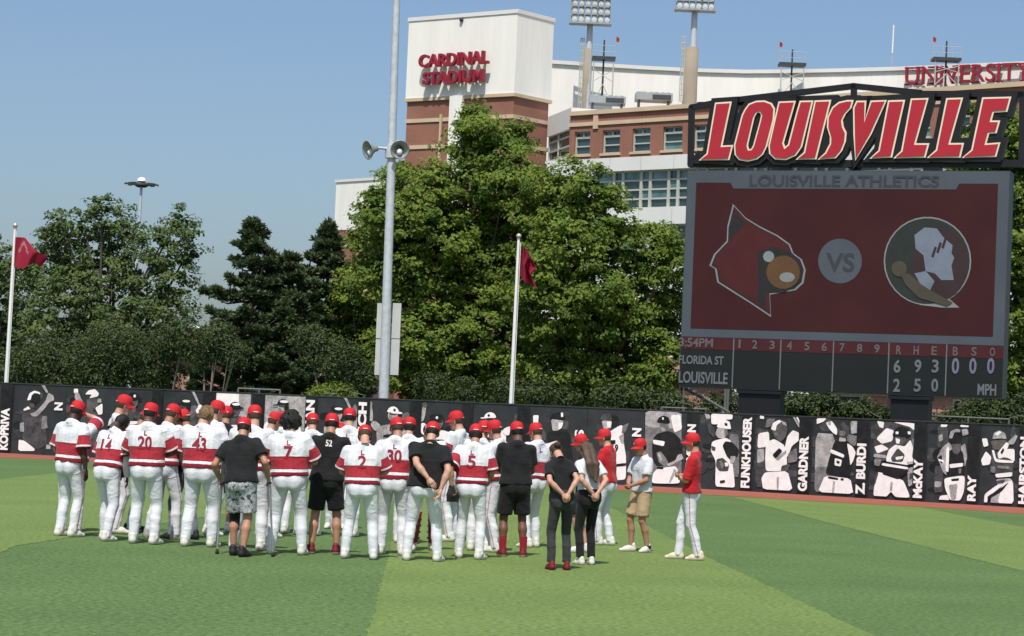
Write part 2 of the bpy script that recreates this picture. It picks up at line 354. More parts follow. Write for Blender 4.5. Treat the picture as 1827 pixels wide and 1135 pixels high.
def figure_print(put, pose, jer, skin, r):
    """one flat black-and-white ball player; put(polygon, tone) stacks a print layer. units: metres from the panel's lower-left"""
    cx = .66 + r.uniform(-.05, .05); tj = jer; inv = 'black' if jer in ('white', 'lt') else 'white'
    lean = {'wind': .08, 'throw': -.10, 'swing': -.06}.get(pose, r.uniform(-.04, .04))
    hx, hz = cx + lean, 1.62 + r.uniform(-.04, .06)
    pants = 'white' if r.random() < .8 else 'lt'
    spread = {'back': .20, 'swing': .26, 'throw': .2}.get(pose, .08)
    put([(cx - .23, .82), (cx + .23, .82), (cx + .28, .72), (cx + .31 + spread, .10), (cx + .04, .10), (cx, .42), (cx - .03, .10), (cx - .31 - spread, .10), (cx - .28, .72)], pants)
    for _ in range(5):
        fx = cx + r.uniform(-.25, .25); fz = r.uniform(.35, .68); put([(fx, fz), (fx + .02, fz + .01), (fx + r.uniform(-.07, .07), fz + .16)], 'lt' if pants == 'white' else 'mid')
    put([(cx - .02, .74), (cx + .03, .74), (cx + .035, .30), (cx - .01, .34)], 'lt')
    put(limb((cx + .2, .76), (cx + .27 + spread, .12), .018, .018), 'black' if r.random() < .5 else 'mid')
    put([(cx - .24, .78), (cx + .24, .78), (cx + .235, .84), (cx - .235, .84)], 'black')
    bx = cx + lean * .6
    put([(cx - .25, .83), (cx + .25, .83), (bx + .29, 1.15), (bx + .30, 1.36), (bx + .17, 1.47), (bx - .17, 1.47), (bx - .31, 1.36), (bx - .28, 1.15)], tj)
    if tj in ('dk', 'white') and r.random() < .6:
        put([(cx - .26, .92), (cx + .26, .92), (cx + .265, .97), (cx - .265, .97)], inv); put([(cx - .27, 1.02), (cx + .27, 1.02), (cx + .28, 1.13), (cx - .28, 1.13)], 'dk' if tj == 'white' else 'mid')
    # folds and side shade of the printed jersey
    for _ in range(4):
        fx = bx + r.uniform(-.2, .2); fz = r.uniform(.9, 1.3)
        put([(fx - .015, fz), (fx + .02, fz + .02), (fx + .05 * r.choice((-1, 1)), fz + .17), (fx, fz + .14)], {'white': 'lt', 'lt': 'mid', 'black': 'dk', 'dk': 'black'}[tj])
    put([(bx - .16, 1.20), (bx + .13, 1.23), (bx + .135, 1.29), (bx - .155, 1.27)], inv)
    put([(hx - .06, 1.44), (hx + .06, 1.44), (hx + .055, 1.54), (hx - .055, 1.54)], skin)
    def arm(sh, el, ha, sleeve=True, under=None):
        put(limb(el, ha, .055, .038), under or skin); put(limb(sh, ((sh[0] + el[0]) / 2 * .5 + el[0] * .5, (sh[1] + el[1]) / 2 * .5 + el[1] * .5), .085, .075), tj)
        put(ell(ha[0], ha[1], .055, .06, 8), 'white' if pose in ('bat', 'swing', 'helm') else skin)
    L, R = (bx - .25, 1.37), (bx + .25, 1.37)
    if pose == 'bat':
        put(limb((hx + .34, 1.62), (hx + .12, 2.04), .016, .034), 'lt')
        arm(L, (bx - .08, 1.18), (bx + .30, 1.56)); arm(R, (bx + .42, 1.36), (bx + .34, 1.64))
    elif pose == 'swing':
        put(limb((hx + .10, 1.30), (hx + .44, 1.92), .018, .036), 'white')
        arm(R, (bx + .37, 1.15), (bx + .12, 1.28)); arm(L, (bx - .30, 1.12), (bx + .02, 1.22))
    elif pose == 'wind':
        arm(L, (bx - .42, 1.52), (bx - .46, 1.86)); arm(R, (bx + .36, 1.12), (bx + .30, .92)); put(ell(bx + .30, .92, .11, .13, 10), 'dk')
    elif pose == 'throw':
        arm(R, (bx + .44, 1.50), (bx + .50, 1.72)); arm(L, (bx - .40, 1.15), (bx - .22, 1.05)); put(ell(bx - .2, 1.04, .12, .11, 10), 'dk')
    elif pose == 'ball':
        arm(L, (bx - .36, 1.62), (bx - .30, 1.95), under='lt'); arm(R, (bx + .36, 1.08), (bx + .12, .98)); put(ell(bx + .05, .98, .15, .16, 12), 'dk'); put(ell(bx + .09, .95, .06, .07, 10), 'mid')
    elif pose == 'back':
        arm(R, (bx + .33, 1.10), (bx + .27, .86)); arm(L, (bx - .30, 1.60), (bx - .33, 1.92))
    else:
        arm(L, (bx - .36, 1.10), (bx - .06, .98)); arm(R, (bx + .37, 1.08), (bx + .10, .93)); put(ell(bx - .10, 1.02, .16, .13, 12), 'dk'); put(ell(bx - .12, 1.05, .09, .05, 10), 'mid')
    put(ell(hx, hz, .105, .135, 16), skin)
    put([(hx - .1, hz), (hx - .02, hz - .02), (hx - .01, hz - .13), (hx - .06, hz - .11)], {'skin': 'mid', 'skd': 'black', 'lt': 'mid'}[skin])
    put([(hx - .085, hz + .045), (hx + .085, hz + .045), (hx + .08, hz + .0), (hx - .08, hz + .0)], 'dk' if skin != 'skd' else 'black')
    put([(hx - .035, hz - .068), (hx + .04, hz - .068), (hx + .03, hz - .085), (hx - .03, hz - .085)], 'mid' if skin != 'skd' else 'black'); put([(hx - .012, hz), (hx + .02, hz), (hx + .028, hz - .05), (hx - .015, hz - .05)], 'lt' if skin != 'skd' else 'dk')
    capt = 'white' if r.random() < .35 else 'black'
    put(ell(hx, hz + .05, .122, .12, 12, 0, math.pi), capt)
    s = r.choice((-1, 1)); put([(hx - .10, hz + .035), (hx + s * .2, hz + .025), (hx + s * .19, hz + .06), (hx + .1, hz + .075)], capt)
    if pose in ('bat', 'helm', 'swing'):
        put(ell(hx - s * .075, hz - .01, .05, .075, 10), capt); put(ell(hx + .02, hz + .12, .09, .028, 10), 'white' if capt == 'black' else 'mid')
    else: put(ell(hx + s * .03, hz + .10, .028, .03, 8), 'white' if capt == 'black' else 'black')

# prints traced as flat shapes: (scale of the tracing, its origin in the photograph, [(outline, tone)])
ZA, ZB, ZC, ZD = (4.5675, 1100., 700.), (4.846, 1450., 700.), (3.547, 950., 720.), (5.673, 0., 670.)
TRACE = {
 14: (ZA, [([(232, 150), (530, 160), (530, 742), (232, 738)], 'mid'), ([(232, 150), (530, 160), (530, 300), (232, 280)], 'lt'), ([(440, 190), (520, 180), (535, 300), (470, 330)], 'white'),
   ([(335, 335), (420, 315), (470, 330), (520, 380), (540, 450), (530, 520), (480, 560), (440, 590), (330, 605), (295, 560), (290, 430), (305, 365)], 'black'), ([(352, 250), (425, 255), (425, 290), (405, 320), (370, 325), (350, 300)], 'mid'), ([(356, 285), (390, 290), (400, 312), (375, 318)], 'lt'),
   ([(330, 240), (345, 205), (385, 188), (425, 205), (438, 245), (425, 258), (345, 250)], 'black'), ([(372, 205), (384, 203), (386, 222), (374, 224)], 'white'), ([(298, 385), (395, 400), (385, 440), (300, 420)], 'white'),
   ([(325, 490), (360, 480), (400, 530), (425, 575), (390, 602), (345, 570)], 'mid'), ([(335, 500), (352, 495), (372, 545), (360, 560)], 'lt'), ([(530, 500), (548, 540), (430, 604), (405, 588), (480, 555), (500, 510)], 'skin'),
   ([(330, 625), (480, 600), (505, 640), (522, 745), (285, 742), (300, 660)], 'white'), ([(470, 620), (495, 640), (440, 740), (425, 738)], 'lt'), ([(330, 605), (385, 608), (380, 628), (332, 625)], 'black')]),
 15: (ZA, [([(770, 172), (950, 180), (945, 220), (870, 225), (830, 262), (775, 260)], 'white'), ([(920, 340), (1000, 345), (1000, 690), (935, 690)], 'mid'), ([(712, 170), (762, 180), (772, 260), (802, 300), (800, 372), (758, 335), (735, 250)], 'dk'), ([(718, 172), (760, 182), (765, 215), (735, 215)], 'lt'),
   ([(780, 400), (890, 370), (930, 390), (962, 480), (945, 560), (962, 700), (967, 778), (805, 775), (812, 560), (770, 480)], 'white'), ([(825, 288), (905, 295), (908, 340), (882, 378), (830, 372), (808, 340)], 'skin'), ([(880, 300), (908, 300), (905, 345), (885, 370)], 'mid'),
   ([(818, 285), (840, 235), (880, 220), (925, 240), (937, 302), (880, 295)], 'white'), ([(882, 248), (905, 252), (908, 275), (885, 272)], 'black'), ([(890, 398), (950, 408), (1002, 470), (992, 522), (930, 552), (900, 520), (865, 435)], 'black'), ([(775, 435), (812, 448), (805, 480), (778, 470)], 'dk'),
   ([(818, 545), (870, 533), (922, 588), (912, 642), (840, 642), (812, 600)], 'dk'), ([(835, 560), (860, 556), (880, 600), (860, 625)], 'mid'), ([(884, 572), (912, 574), (916, 600), (890, 606)], 'white'), ([(930, 520), (975, 520), (965, 570), (930, 580)], 'lt'), ([(845, 720), (886, 714), (888, 734), (848, 742)], 'black')]),
 16: (ZA, [([(1140, 300), (1250, 300), (1255, 780), (1135, 770)], 'dk'), ([(1158, 335), (1245, 320), (1250, 440), (1150, 455)], 'white'), ([(1148, 465), (1205, 460), (1205, 560), (1150, 580)], 'lt'), ([(1172, 190), (1205, 195), (1205, 218), (1172, 215)], 'white'), ([(1230, 215), (1300, 215), (1260, 280), (1215, 290)], 'mid'), ([(1438, 198), (1456, 198), (1504, 282), (1488, 288)], 'lt'), ([(1466, 198), (1480, 198), (1506, 262), (1498, 270)], 'white'),
   ([(1240, 400), (1290, 380), (1372, 430), (1392, 520), (1392, 640), (1220, 645), (1215, 540), (1220, 440)], 'white'), ([(1395, 360), (1440, 308), (1492, 330), (1492, 392), (1430, 440), (1402, 525), (1368, 520), (1378, 440)], 'white'), ([(1400, 500), (1470, 450), (1480, 560), (1400, 580)], 'mid'),
   ([(1265, 305), (1290, 240), (1340, 220), (1385, 245), (1398, 300), (1382, 365), (1340, 410), (1290, 365)], 'skd'), ([(1262, 300), (1280, 248), (1330, 224), (1352, 238), (1310, 268), (1300, 315)], 'white'), ([(1350, 235), (1385, 248), (1392, 275), (1360, 262)], 'lt'), ([(1290, 330), (1320, 325), (1322, 352), (1298, 356)], 'mid'),
   ([(1275, 510), (1330, 453), (1357, 480), (1300, 542)], 'black'), ([(1300, 540), (1385, 470), (1390, 490), (1320, 555)], 'lt'), ([(1350, 600), (1420, 580), (1402, 640), (1340, 664)], 'dk'), ([(1215, 652), (1400, 642), (1442, 802), (1200, 792), (1185, 700)], 'white'), ([(1310, 690), (1330, 690), (1325, 795), (1312, 795)], 'lt')]),
 17: (ZB, [([(30, 350), (195, 362), (190, 855), (18, 862)], 'lt'), ([(22, 640), (160, 650), (150, 860), (18, 862)], 'mid'), ([(38, 226), (122, 224), (100, 252), (38, 276)], 'white'), ([(330, 250), (402, 250), (394, 350), (335, 362)], 'lt'), ([(300, 360), (400, 380), (370, 470), (300, 430)], 'mid'), ([(118, 262), (170, 248), (218, 320), (212, 372), (180, 352), (140, 310)], 'white'), ([(135, 255), (160, 255), (160, 285), (138, 285)], 'lt'),
   ([(190, 420), (320, 420), (342, 560), (332, 742), (110, 712), (150, 560)], 'black'), ([(235, 380), (290, 385), (292, 425), (232, 425)], 'skin'), ([(213, 305), (260, 272), (312, 290), (322, 350), (292, 402), (220, 382)], 'dk'), ([(235, 330), (290, 340), (280, 380), (235, 372)], 'mid'), ([(160, 490), (278, 540), (272, 568), (155, 522)], 'white'), ([(195, 568), (258, 585), (246, 642), (193, 632)], 'white'), ([(212, 590), (240, 598), (234, 620), (210, 612)], 'black'),
   ([(300, 438), (350, 470), (378, 520), (352, 600), (330, 632), (322, 560)], 'white'), ([(110, 720), (332, 746), (357, 880), (48, 862)], 'white'), ([(180, 770), (200, 772), (190, 870), (170, 868)], 'lt'), ([(135, 725), (225, 740), (225, 760), (140, 747)], 'black'), ([(248, 742), (275, 745), (270, 765), (246, 762)], 'black')]),
 18: (ZB, [([(530, 250), (905, 270), (905, 560), (530, 600)], 'dk'), ([(558, 248), (622, 258), (612, 312), (580, 300)], 'white'), ([(552, 400), (640, 308), (705, 330), (692, 422), (600, 446)], 'white'), ([(536, 470), (600, 450), (665, 490), (560, 530)], 'white'), ([(530, 530), (640, 545), (640, 570), (530, 560)], 'lt'), ([(535, 575), (600, 580), (580, 640), (535, 630)], 'mid'), ([(698, 258), (832, 264), (895, 272), (880, 330), (845, 300)], 'white'), ([(860, 400), (910, 410), (905, 500), (870, 520)], 'mid'), ([(820, 660), (890, 640), (880, 790), (830, 820)], 'lt'), ([(840, 700), (885, 690), (870, 740), (840, 760)], 'dk'),
   ([(640, 565), (660, 500), (720, 450), (800, 470), (850, 408), (872, 480), (862, 560), (892, 600), (820, 632), (640, 600)], 'white'), ([(680, 565), (740, 480), (802, 540), (780, 605), (690, 602)], 'dk'), ([(720, 560), (790, 550), (780, 575), (725, 585)], 'white'), ([(612, 592), (835, 632), (830, 690), (740, 750), (590, 680)], 'black'), ([(606, 610), (830, 648), (828, 668), (600, 632)], 'white'), ([(820, 600), (890, 596), (885, 618), (825, 622)], 'lt'),
   ([(710, 385), (815, 385), (795, 455), (728, 455)], 'skd'), ([(722, 395), (762, 408), (752, 446), (725, 440)], 'white'), ([(692, 372), (720, 310), (780, 292), (842, 320), (858, 372), (830, 392), (740, 385)], 'black'), ([(722, 340), (748, 340), (746, 362), (722, 362)], 'white'), ([(826, 338), (852, 340), (852, 364), (828, 362)], 'white'),
   ([(560, 680), (740, 745), (790, 762), (852, 912), (720, 906), (682, 858), (640, 906), (525, 900)], 'white'), ([(560, 690), (575, 700), (545, 800), (535, 790)], 'dk'), ([(680, 770), (700, 775), (690, 860), (672, 850)], 'lt'), ([(612, 690), (752, 735), (746, 755), (610, 710)], 'black')]),
 19: (ZB, [([(1085, 290), (1170, 290), (1180, 470), (1080, 480)], 'dk'), ([(1090, 380), (1120, 360), (1130, 410), (1095, 430)], 'lt'), ([(1110, 278), (1170, 280), (1160, 300), (1110, 300)], 'white'), ([(1290, 320), (1340, 315), (1352, 360), (1300, 380)], 'lt'), ([(1280, 282), (1350, 288), (1350, 302), (1280, 300)], 'white'), ([(1060, 630), (1130, 640), (1130, 860), (1050, 870)], 'dk'), ([(1055, 770), (1120, 770), (1110, 820), (1060, 820)], 'lt'), ([(1105, 895), (1180, 885), (1182, 938), (1092, 938)], 'white'),
   ([(1078, 560), (1120, 480), (1180, 430), (1215, 480), (1180, 520), (1150, 600), (1162, 720), (1130, 690), (1100, 610)], 'lt'), ([(1085, 560), (1120, 540), (1125, 620), (1100, 600)], 'black'), ([(1092, 575), (1140, 590), (1138, 605), (1092, 592)], 'white'), ([(1285, 468), (1322, 440), (1340, 560), (1318, 650), (1290, 545)], 'lt'), ([(1170, 500), (1300, 500), (1320, 640), (1312, 732), (1180, 742), (1165, 640)], 'black'), ([(1160, 480), (1185, 470), (1178, 690), (1150, 680)], 'white'),
   ([(1200, 440), (1290, 440), (1282, 500), (1255, 540), (1215, 520)], 'skd'), ([(1185, 400), (1200, 340), (1260, 312), (1290, 345), (1294, 445), (1200, 448)], 'black'), ([(1182, 395), (1195, 338), (1245, 316), (1280, 325), (1280, 345), (1230, 345), (1210, 400)], 'lt'), ([(1185, 622), (1306, 610), (1302, 642), (1190, 656)], 'white'), ([(1265, 660), (1290, 658), (1288, 700), (1268, 702)], 'mid'), ([(1140, 742), (1322, 716), (1312, 860), (1280, 936), (1190, 932), (1148, 830)], 'white'), ([(1200, 750), (1270, 742), (1268, 765), (1205, 770)], 'black'), ([(1180, 800), (1260, 790), (1240, 930), (1200, 930)], 'lt')]),
 20: (ZB, [([(1465, 400), (1510, 398), (1522, 462), (1480, 474)], 'white'), ([(1458, 585), (1500, 508), (1548, 560), (1532, 625), (1470, 634)], 'white'), ([(1690, 430), (1758, 364), (1774, 380), (1742, 450), (1700, 452)], 'lt'), ([(1550, 500), (1610, 528), (1700, 560), (1735, 600), (1732, 705), (1580, 712), (1548, 600)], 'dk'), ([(1540, 640), (1580, 640), (1580, 700), (1540, 690)], 'mid'),
   ([(1680, 490), (1748, 490), (1748, 602), (1690, 566), (1640, 560)], 'white'), ([(1540, 418), (1684, 410), (1660, 485), (1600, 500), (1560, 490)], 'skd'), ([(1600, 525), (1680, 428), (1702, 450), (1650, 565), (1610, 575)], 'white'), ([(1625, 520), (1650, 480), (1660, 500), (1640, 540)], 'black'), ([(1555, 405), (1570, 350), (1620, 328), (1668, 355), (1680, 405), (1620, 398)], 'lt'), ([(1575, 360), (1615, 335), (1640, 345), (1600, 375)], 'white'),
   ([(1550, 500), (1572, 500), (1590, 580), (1740, 592), (1738, 612), (1580, 605)], 'white'), ([(1600, 630), (1700, 640), (1700, 665), (1600, 655)], 'mid'), ([(1580, 706), (1730, 690), (1726, 728), (1590, 738)], 'white'), ([(1590, 750), (1730, 742), (1742, 962), (1540, 962), (1545, 912), (1640, 842), (1600, 800)], 'lt'), ([(1650, 780), (1735, 760), (1742, 962), (1600, 962)], 'white'), ([(1600, 800), (1665, 790), (1520, 905), (1510, 962), (1484, 956), (1490, 880)], 'white'), ([(1705, 770), (1640, 858), (1530, 922), (1522, 958), (1512, 900), (1620, 838)], 'black'), ([(1595, 765), (1665, 755), (1660, 780), (1592, 790)], 'dk')]),
 12: (ZC, [([(15, 290), (105, 240), (108, 462), (20, 455)], 'mid'), ([(0, 150), (40, 180), (95, 300), (70, 420), (40, 330), (5, 200)], 'lt'), ([(60, 400), (108, 380), (108, 464), (58, 464)], 'white'), ([(4, 74), (40, 74), (36, 124), (6, 126)], 'white'), ([(15, 120), (45, 130), (90, 190), (80, 240), (30, 180)], 'dk'), ([(190, 100), (230, 110), (225, 170), (190, 160)], 'dk'), ([(90, 185), (150, 172), (240, 182), (262, 420), (105, 430)], 'black'), ([(118, 98), (196, 108), (186, 155), (160, 172), (128, 172)], 'skin'), ([(165, 120), (196, 122), (185, 155), (165, 165)], 'white'), ([(110, 96), (128, 62), (180, 52), (206, 78), (208, 106), (160, 98)], 'black'), ([(180, 58), (194, 58), (196, 84), (182, 86)], 'white'), ([(72, 260), (158, 234), (156, 256), (80, 290)], 'white')]),
 13: (ZC, [([(460, 195), (572, 128), (578, 250), (592, 330), (592, 482), (504, 486), (500, 330), (468, 262)], 'white'), ([(545, 210), (578, 190), (578, 260), (560, 250)], 'lt'), ([(570, 142), (612, 122), (592, 178), (565, 192)], 'mid'), ([(438, 108), (504, 110), (498, 156), (450, 162)], 'skin'), ([(470, 115), (500, 115), (495, 150), (475, 152)], 'white'), ([(424, 104), (446, 66), (490, 62), (508, 106)], 'dk'), ([(464, 236), (526, 230), (526, 256), (470, 262)], 'black'), ([(504, 386), (592, 376), (592, 394), (504, 402)], 'black'), ([(470, 262), (500, 262), (500, 380), (480, 380)], 'lt')]),
 2: (ZD, [([(225, 350), (330, 330), (450, 420), (482, 700), (350, 762), (230, 690)], 'dk'), ([(275, 252), (300, 180), (350, 153), (405, 170), (408, 192), (350, 176), (322, 202), (312, 248)], 'white'), ([(310, 250), (330, 192), (380, 178), (412, 202), (412, 262), (350, 300), (310, 300)], 'black'), ([(300, 280), (350, 285), (350, 325), (310, 325)], 'skd'), ([(416, 90), (452, 90), (492, 170), (474, 180)], 'lt'), ([(490, 172), (542, 200), (552, 252), (500, 272), (450, 342), (380, 414), (330, 414), (308, 386), (360, 368), (420, 310), (468, 250)], 'lt'),
   ([(235, 346), (290, 310), (312, 340), (250, 356)], 'white'), ([(204, 480), (246, 474), (246, 572), (204, 566)], 'lt'), ([(192, 650), (250, 660), (352, 740), (352, 764), (188, 764)], 'white'), ([(430, 410), (482, 410), (480, 500), (492, 530), (418, 548)], 'mid'), ([(470, 700), (515, 700), (515, 745), (470, 745)], 'lt')]),
 3: (ZD, [([(700, 330), (860, 300), (1000, 400), (1040, 700), (720, 740)], 'dk'), ([(750, 135), (792, 135), (792, 178), (750, 178)], 'white'), ([(760, 170), (800, 175), (840, 270), (845, 330), (800, 300), (760, 230)], 'lt'), ([(862, 192), (900, 150), (965, 138), (1004, 182), (992, 212), (905, 232), (932, 192)], 'white'), ([(880, 240), (990, 230), (1000, 310), (930, 360), (880, 330)], 'skd'), ([(965, 330), (1040, 280), (1040, 390), (1000, 400)], 'white'), ([(990, 235), (1028, 235), (1028, 275), (990, 275)], 'lt')]),
}
def soft(p, k=.12):
    for kk in ((k, .2) if len(p) > 5 else (k,)):
        q = []
        for a, b in zip(p, p[1:] + p[:1]): q += [(a[0] * (1 - kk) + b[0] * kk, a[1] * (1 - kk) + b[1] * kk), (a[0] * kk + b[0] * (1 - kk), a[1] * kk + b[1] * (1 - kk))]
        p = q
    return p
def print_trace(put, i, F, sc):
    (k, ox, oy), shapes = TRACE[i]
    r2 = random.Random(40 + i)
    for _ in range(16 if i > 13 else 6):                 # blurred backdrop of the printed photograph
        put(ell(r2.uniform(.05, 1.2), r2.uniform(.2, 2.05), r2.uniform(.08, .28), r2.uniform(.06, .22), 10), r2.choice(('dk', 'dk', 'black', 'wall')))
    for pts, tone in shapes:
        q = [F.uz(ox + x / k, oy + y / k) for x, y in pts]
        put(soft([(u / sc, z) for u, z in q]), tone)
wp = wall_base(900)
wall = thing('outfield_wall', wp, 0, 'long low black padded outfield wall covered with black and white player banners', 'wall')
for i in range(len(PB) - 1):
    a, b = wall_base(PB[i]), wall_base(PB[i + 1]); F = Fac(PB[i], a[1], PB[i + 1], b[1]); F.rel = wp
    r = random.Random(100 + i); nm, bgk, pose, jer, skn = POST[i]
    p = MB(); F.rect(p, .004, F.w - .004, .0, WH, -.14, 0, 0)
    pan = p.obj('wall_panel', [m_wallblk], wall)
    c = MB(); F.rect(c, 0.0, F.w, WH, WH + .035, -.17, .02, 0); c.obj('wall_cap', m_walledge, pan)
    p = MB(); lay = [0]
    sc = F.w / 1.66
    def put(poly, tone, lay=lay, p=p, F=F, sc=sc):
        if len(poly) < 3: return
        lay[0] += 1
        q = [(min(max(x * sc, .02), F.w - .02), min(max(z, .09), WH - .01)) for x, z in poly]
        p.add([F.P(u, z, .003 + .0012 * lay[0]) for u, z in q], [list(range(len(q)))], TK.index(tone))
    if i in TRACE: pass
    elif bgk == 'lt': put([(0, 1.15), (1.28, 1.15), (1.28, WH), (0, WH)], 'lt'); put([(0, .1), (1.28, .1), (1.28, 1.15), (0, 1.15)], 'mid')
    elif bgk == 'white': put([(.05, 1.0), (1.2, 1.0), (1.2, WH), (.05, WH)], 'white'); put([(.8, 1.0), (1.2, 1.0), (1.2, WH), (.8, WH)], 'lt')
    elif bgk == 'split': put([(.2, 1.5), (.95, 1.7), (.95, WH), (.2, WH)], 'white'); put([(.6, .1), (1.3, .1), (1.3, 1.4), (.6, 1.5)], 'mid')
    elif bgk == 'half': put([(.02, .1), (.9, .1), (.9, 1.75), (.02, 1.75)], 'lt'); put([(.02, .1), (.9, .1), (.9, .9), (.02, .9)], 'mid')
    elif bgk in ('crowd', 'crowd2'):
        for _ in range(26):
            put(ell(r.uniform(.05, 1.15), r.uniform(.5, 2.1), r.uniform(.05, .16), r.uniform(.05, .13), 9), r.choice(('mid', 'lt', 'white', 'dk', 'dk', 'black') if bgk == 'crowd' else ('mid', 'lt', 'dk', 'black', 'black')))
    else:
        for _ in range(7): put(ell(r.uniform(.1, 1.2), r.uniform(.3, 1.9), r.uniform(.05, .2), r.uniform(.05, .25), 9), r.choice(('dk', 'dk', 'black', 'mid')))
    kf = {'stand': 1.62, 'bat': 1.42, 'swing': 1.5, 'throw': 1.4, 'back': 1.5}.get(pose, 1.5); topz = {'stand': 2.0, 'helm': 2.06}.get(pose, 2.0); zsh = {'stand': 1.78, 'back': 1.86, 'ball': 1.90}.get(pose, 1.84)
    if i in TRACE: print_trace(put, i, F, sc)
    else: figure_print(lambda poly, tone: put(clip_low([(.62 + (x - .66) * kf * 1.03, topz + (z - zsh) * kf) for x, z in (chaikin(list(poly)) if len(poly) != 4 or min(q[1] for q in poly) > 1.0 else chaikin(list(poly), 1) if min(q[1] for q in poly) > .5 else list(poly))]), tone), pose, jer, skn, r)
    if i > 13 or i not in TRACE: put([(1.29, .09), (1.65, .09), (1.65, WH - .01), (1.29, WH - .01)], 'black')
    p.obj('player_print', [T[k] for k in TK], pan)
    if i == 13:
        t = MB(); text_on(t, '19', F.P(F.uz(1092.4, 806)[0], F.uz(1092.4, 806)[1], .003 + .0012 * (lay[0] + 2)), F.ux, (0, 0, 1), .17, .22, F.n, .002); t.obj('jersey_number', [T['black']], pan)
    if nm:
        L = {'FUNKHOUSER': 2.03, 'THOMPSON': 1.75, 'GARDNER': 1.55, 'Z. BURDI': 1.42, 'McKAY': 1.06, 'RAY': .70, 'HAIRSTON': 1.80, 'KOPRIVA': 1.32, 'MAN': .95, 'LICH': 1.1, 'N': .25, 'S': .25}[nm]
        z0 = .10
        if nm in ('MAN', 'LICH'): z0 = 2.08 - L
        if nm == 'N': z0 = 1.42
        if nm == 'S': z0 = 1.3
        t = MB(); text_on(t, nm, F.P(1.58 * sc, z0, .003 + .0012 * (lay[0] + 2)), (0, 0, 1), -F.ux, L, .265 * sc, F.n, .002)
        t.obj('name_lettering', [T['white']], pan)

# ------------------------------------------------------------------ white and brick stadium tower
cor = at(920, 100, 196.); cor[2] = 0
tower = thing('stadium_tower', cor, 0, 'tall stair tower with white top, red sign letters and banded red brick below', 'tower')
FL = Fac(730, 202.6, 920, 196., 110, 100); FR = Fac(920, 196., 982, 199.6, 100, 110); FL.rel = FR.rel = cor
z_top = FL.uz(923, 17)[1]; z_wb = FL.uz(917, 162)[1]
DEP = 14.0
def shell(mb, z0, z1, g, m=0):
    a, b, c = FL.P(0, z0), FL.P(FL.w, z0), FR.P(FR.w, z0); d = a + (c - b)
    # grown footprint
    e1 = FL.ux * g; e2 = -FR.ux * g
    a2, b2, c2, d2 = a - e1 + e2, b + e1 + e2, c + e1 - e2, d - e1 - e2
    mb.prism([a2, b2, c2, d2], (0, 0, z1 - z0), m)
mb = MB(); shell(mb, 0, z_wb - .2, 0.0); mb.obj('brick_shaft', m_brick, tower)
mb = MB(); shell(mb, z_wb - .2, z_top - .35, .12); mb.obj('white_top', m_stucco, tower)
mb = MB(); shell(mb, z_top - .35, z_top, .2); mb.obj('coping', m_stucco2, tower)
mb = MB(); shell(mb, z_wb - .5, z_wb - .2, .22); mb.obj('cornice', m_beige, tower)
for py in (216, 263, 309, 355, 401, 447):
    z = FL.uz(740, py)[1]; mb = MB(); shell(mb, z - .17, z + .17, .10); mb.obj('stone_band', m_beige, tower)
u0, u1 = FL.uz(806, 200)[0], FL.uz(828, 200)[0]
mb = MB(); FL.rect(mb, u0, u1, 0, z_wb - .19, 0, .42); mb.obj('white_strip', m_stucco, tower)
for px in (789, 846):
    u = FL.uz(px, 220)[0]; mb = MB(); FL.rect(mb, u - .09, u + .09, 0, z_wb - 1.8, .1, .32); mb.obj('drain_pipe', m_beige, tower)
for st, pa, pb in (('CARDINAL', (757, 124), (882, 92.5)), ('STADIUM', (764, 154.5), (873, 125.5))):
    ua, _ = FL.uz(pa[0], pa[1]); ub, _ = FL.uz(pb[0], pb[1]); zb = FL.uz(pa[0], pa[1])[1]; zt = FL.uz(pb[0], pb[1])[1]
    v, f = TXT[st]; mb = MB(); FL.text(mb, st, ua, zb, ub - ua, zt - zb, .62, .35); mb.obj('sign_letters', m_redlet, tower)
mb = MB(); uu, zz = FL.uz(826, 36); mb.sphere(FL.P(uu, zz, .25), .2, 0, 8); mb.obj('wall_lamp', m_dsteel, tower)

# left low wing behind the pole
wc = at(640, hor(640), 203.); wc[2] = 0
wing = thing('stadium_wing', wc, 0, 'lower white and brick stadium wing half hidden behind the maple', 'building')
FW = Fac(597.5, 208., 690, 203., 400, 400); FW.rel = wc
zt = FW.uz(600, 326)[1]; zb = FW.uz(600, 411)[1]
mb = MB(); FW.rect(mb, 0, FW.w, zb, zt, -9, 0.06); mb.obj('white_top', m_stucco, wing)
mb = MB(); FW.rect(mb, 0, FW.w, 0, zb, -9, 0); mb.obj('brick_wall', m_brick, wing)
for py in (436, 516): 
    z = FW.uz(600, py)[1]; mb = MB(); FW.rect(mb, -.05, FW.w, z - .25, z + .25, -.2, .1); mb.obj('stone_band', m_beige, wing)
mb = MB(); FW.rect(mb, -.1, FW.w + .1, zt, zt + .25, -9.1, .16); mb.obj('coping', m_stucco2, wing)

# ------------------------------------------------------------------ curved white stadium bowl wall
BW = [(940, 101), (985, 105), (1060, 110), (1150, 115.5), (1240, 120), (1330, 122.5), (1400, 122), (1500, 120), (1600, 117), (1700, 112.5), (1827, 107), (1930, 103)]
BZ = 37.0
bo = at(1400, hor(1400), 232.); bo[2] = 0
bowl = thing('stadium_bowl', bo, 0, 'long curved white stadium wall rising behind the brick office block', 'stadium')
by = [BZ * 4000 / (hor(px) - py) for px, py in BW]
for i in range(len(BW) - 1):
    F = Fac(BW[i][0], by[i], BW[i + 1][0], by[i + 1], BW[i][1], BW[i + 1][1]); F.rel = bo
    mb = MB(); F.rect(mb, 0, F.w, 0, BZ + EYE - .38, -1.2, 0); mb.obj('wall_section', m_stucco, bowl)
    mb = MB(); F.rect(mb, 0, F.w, BZ + EYE - .38, BZ + EYE, -1.4, .25); mb.obj('coping', m_stucco2, bowl)
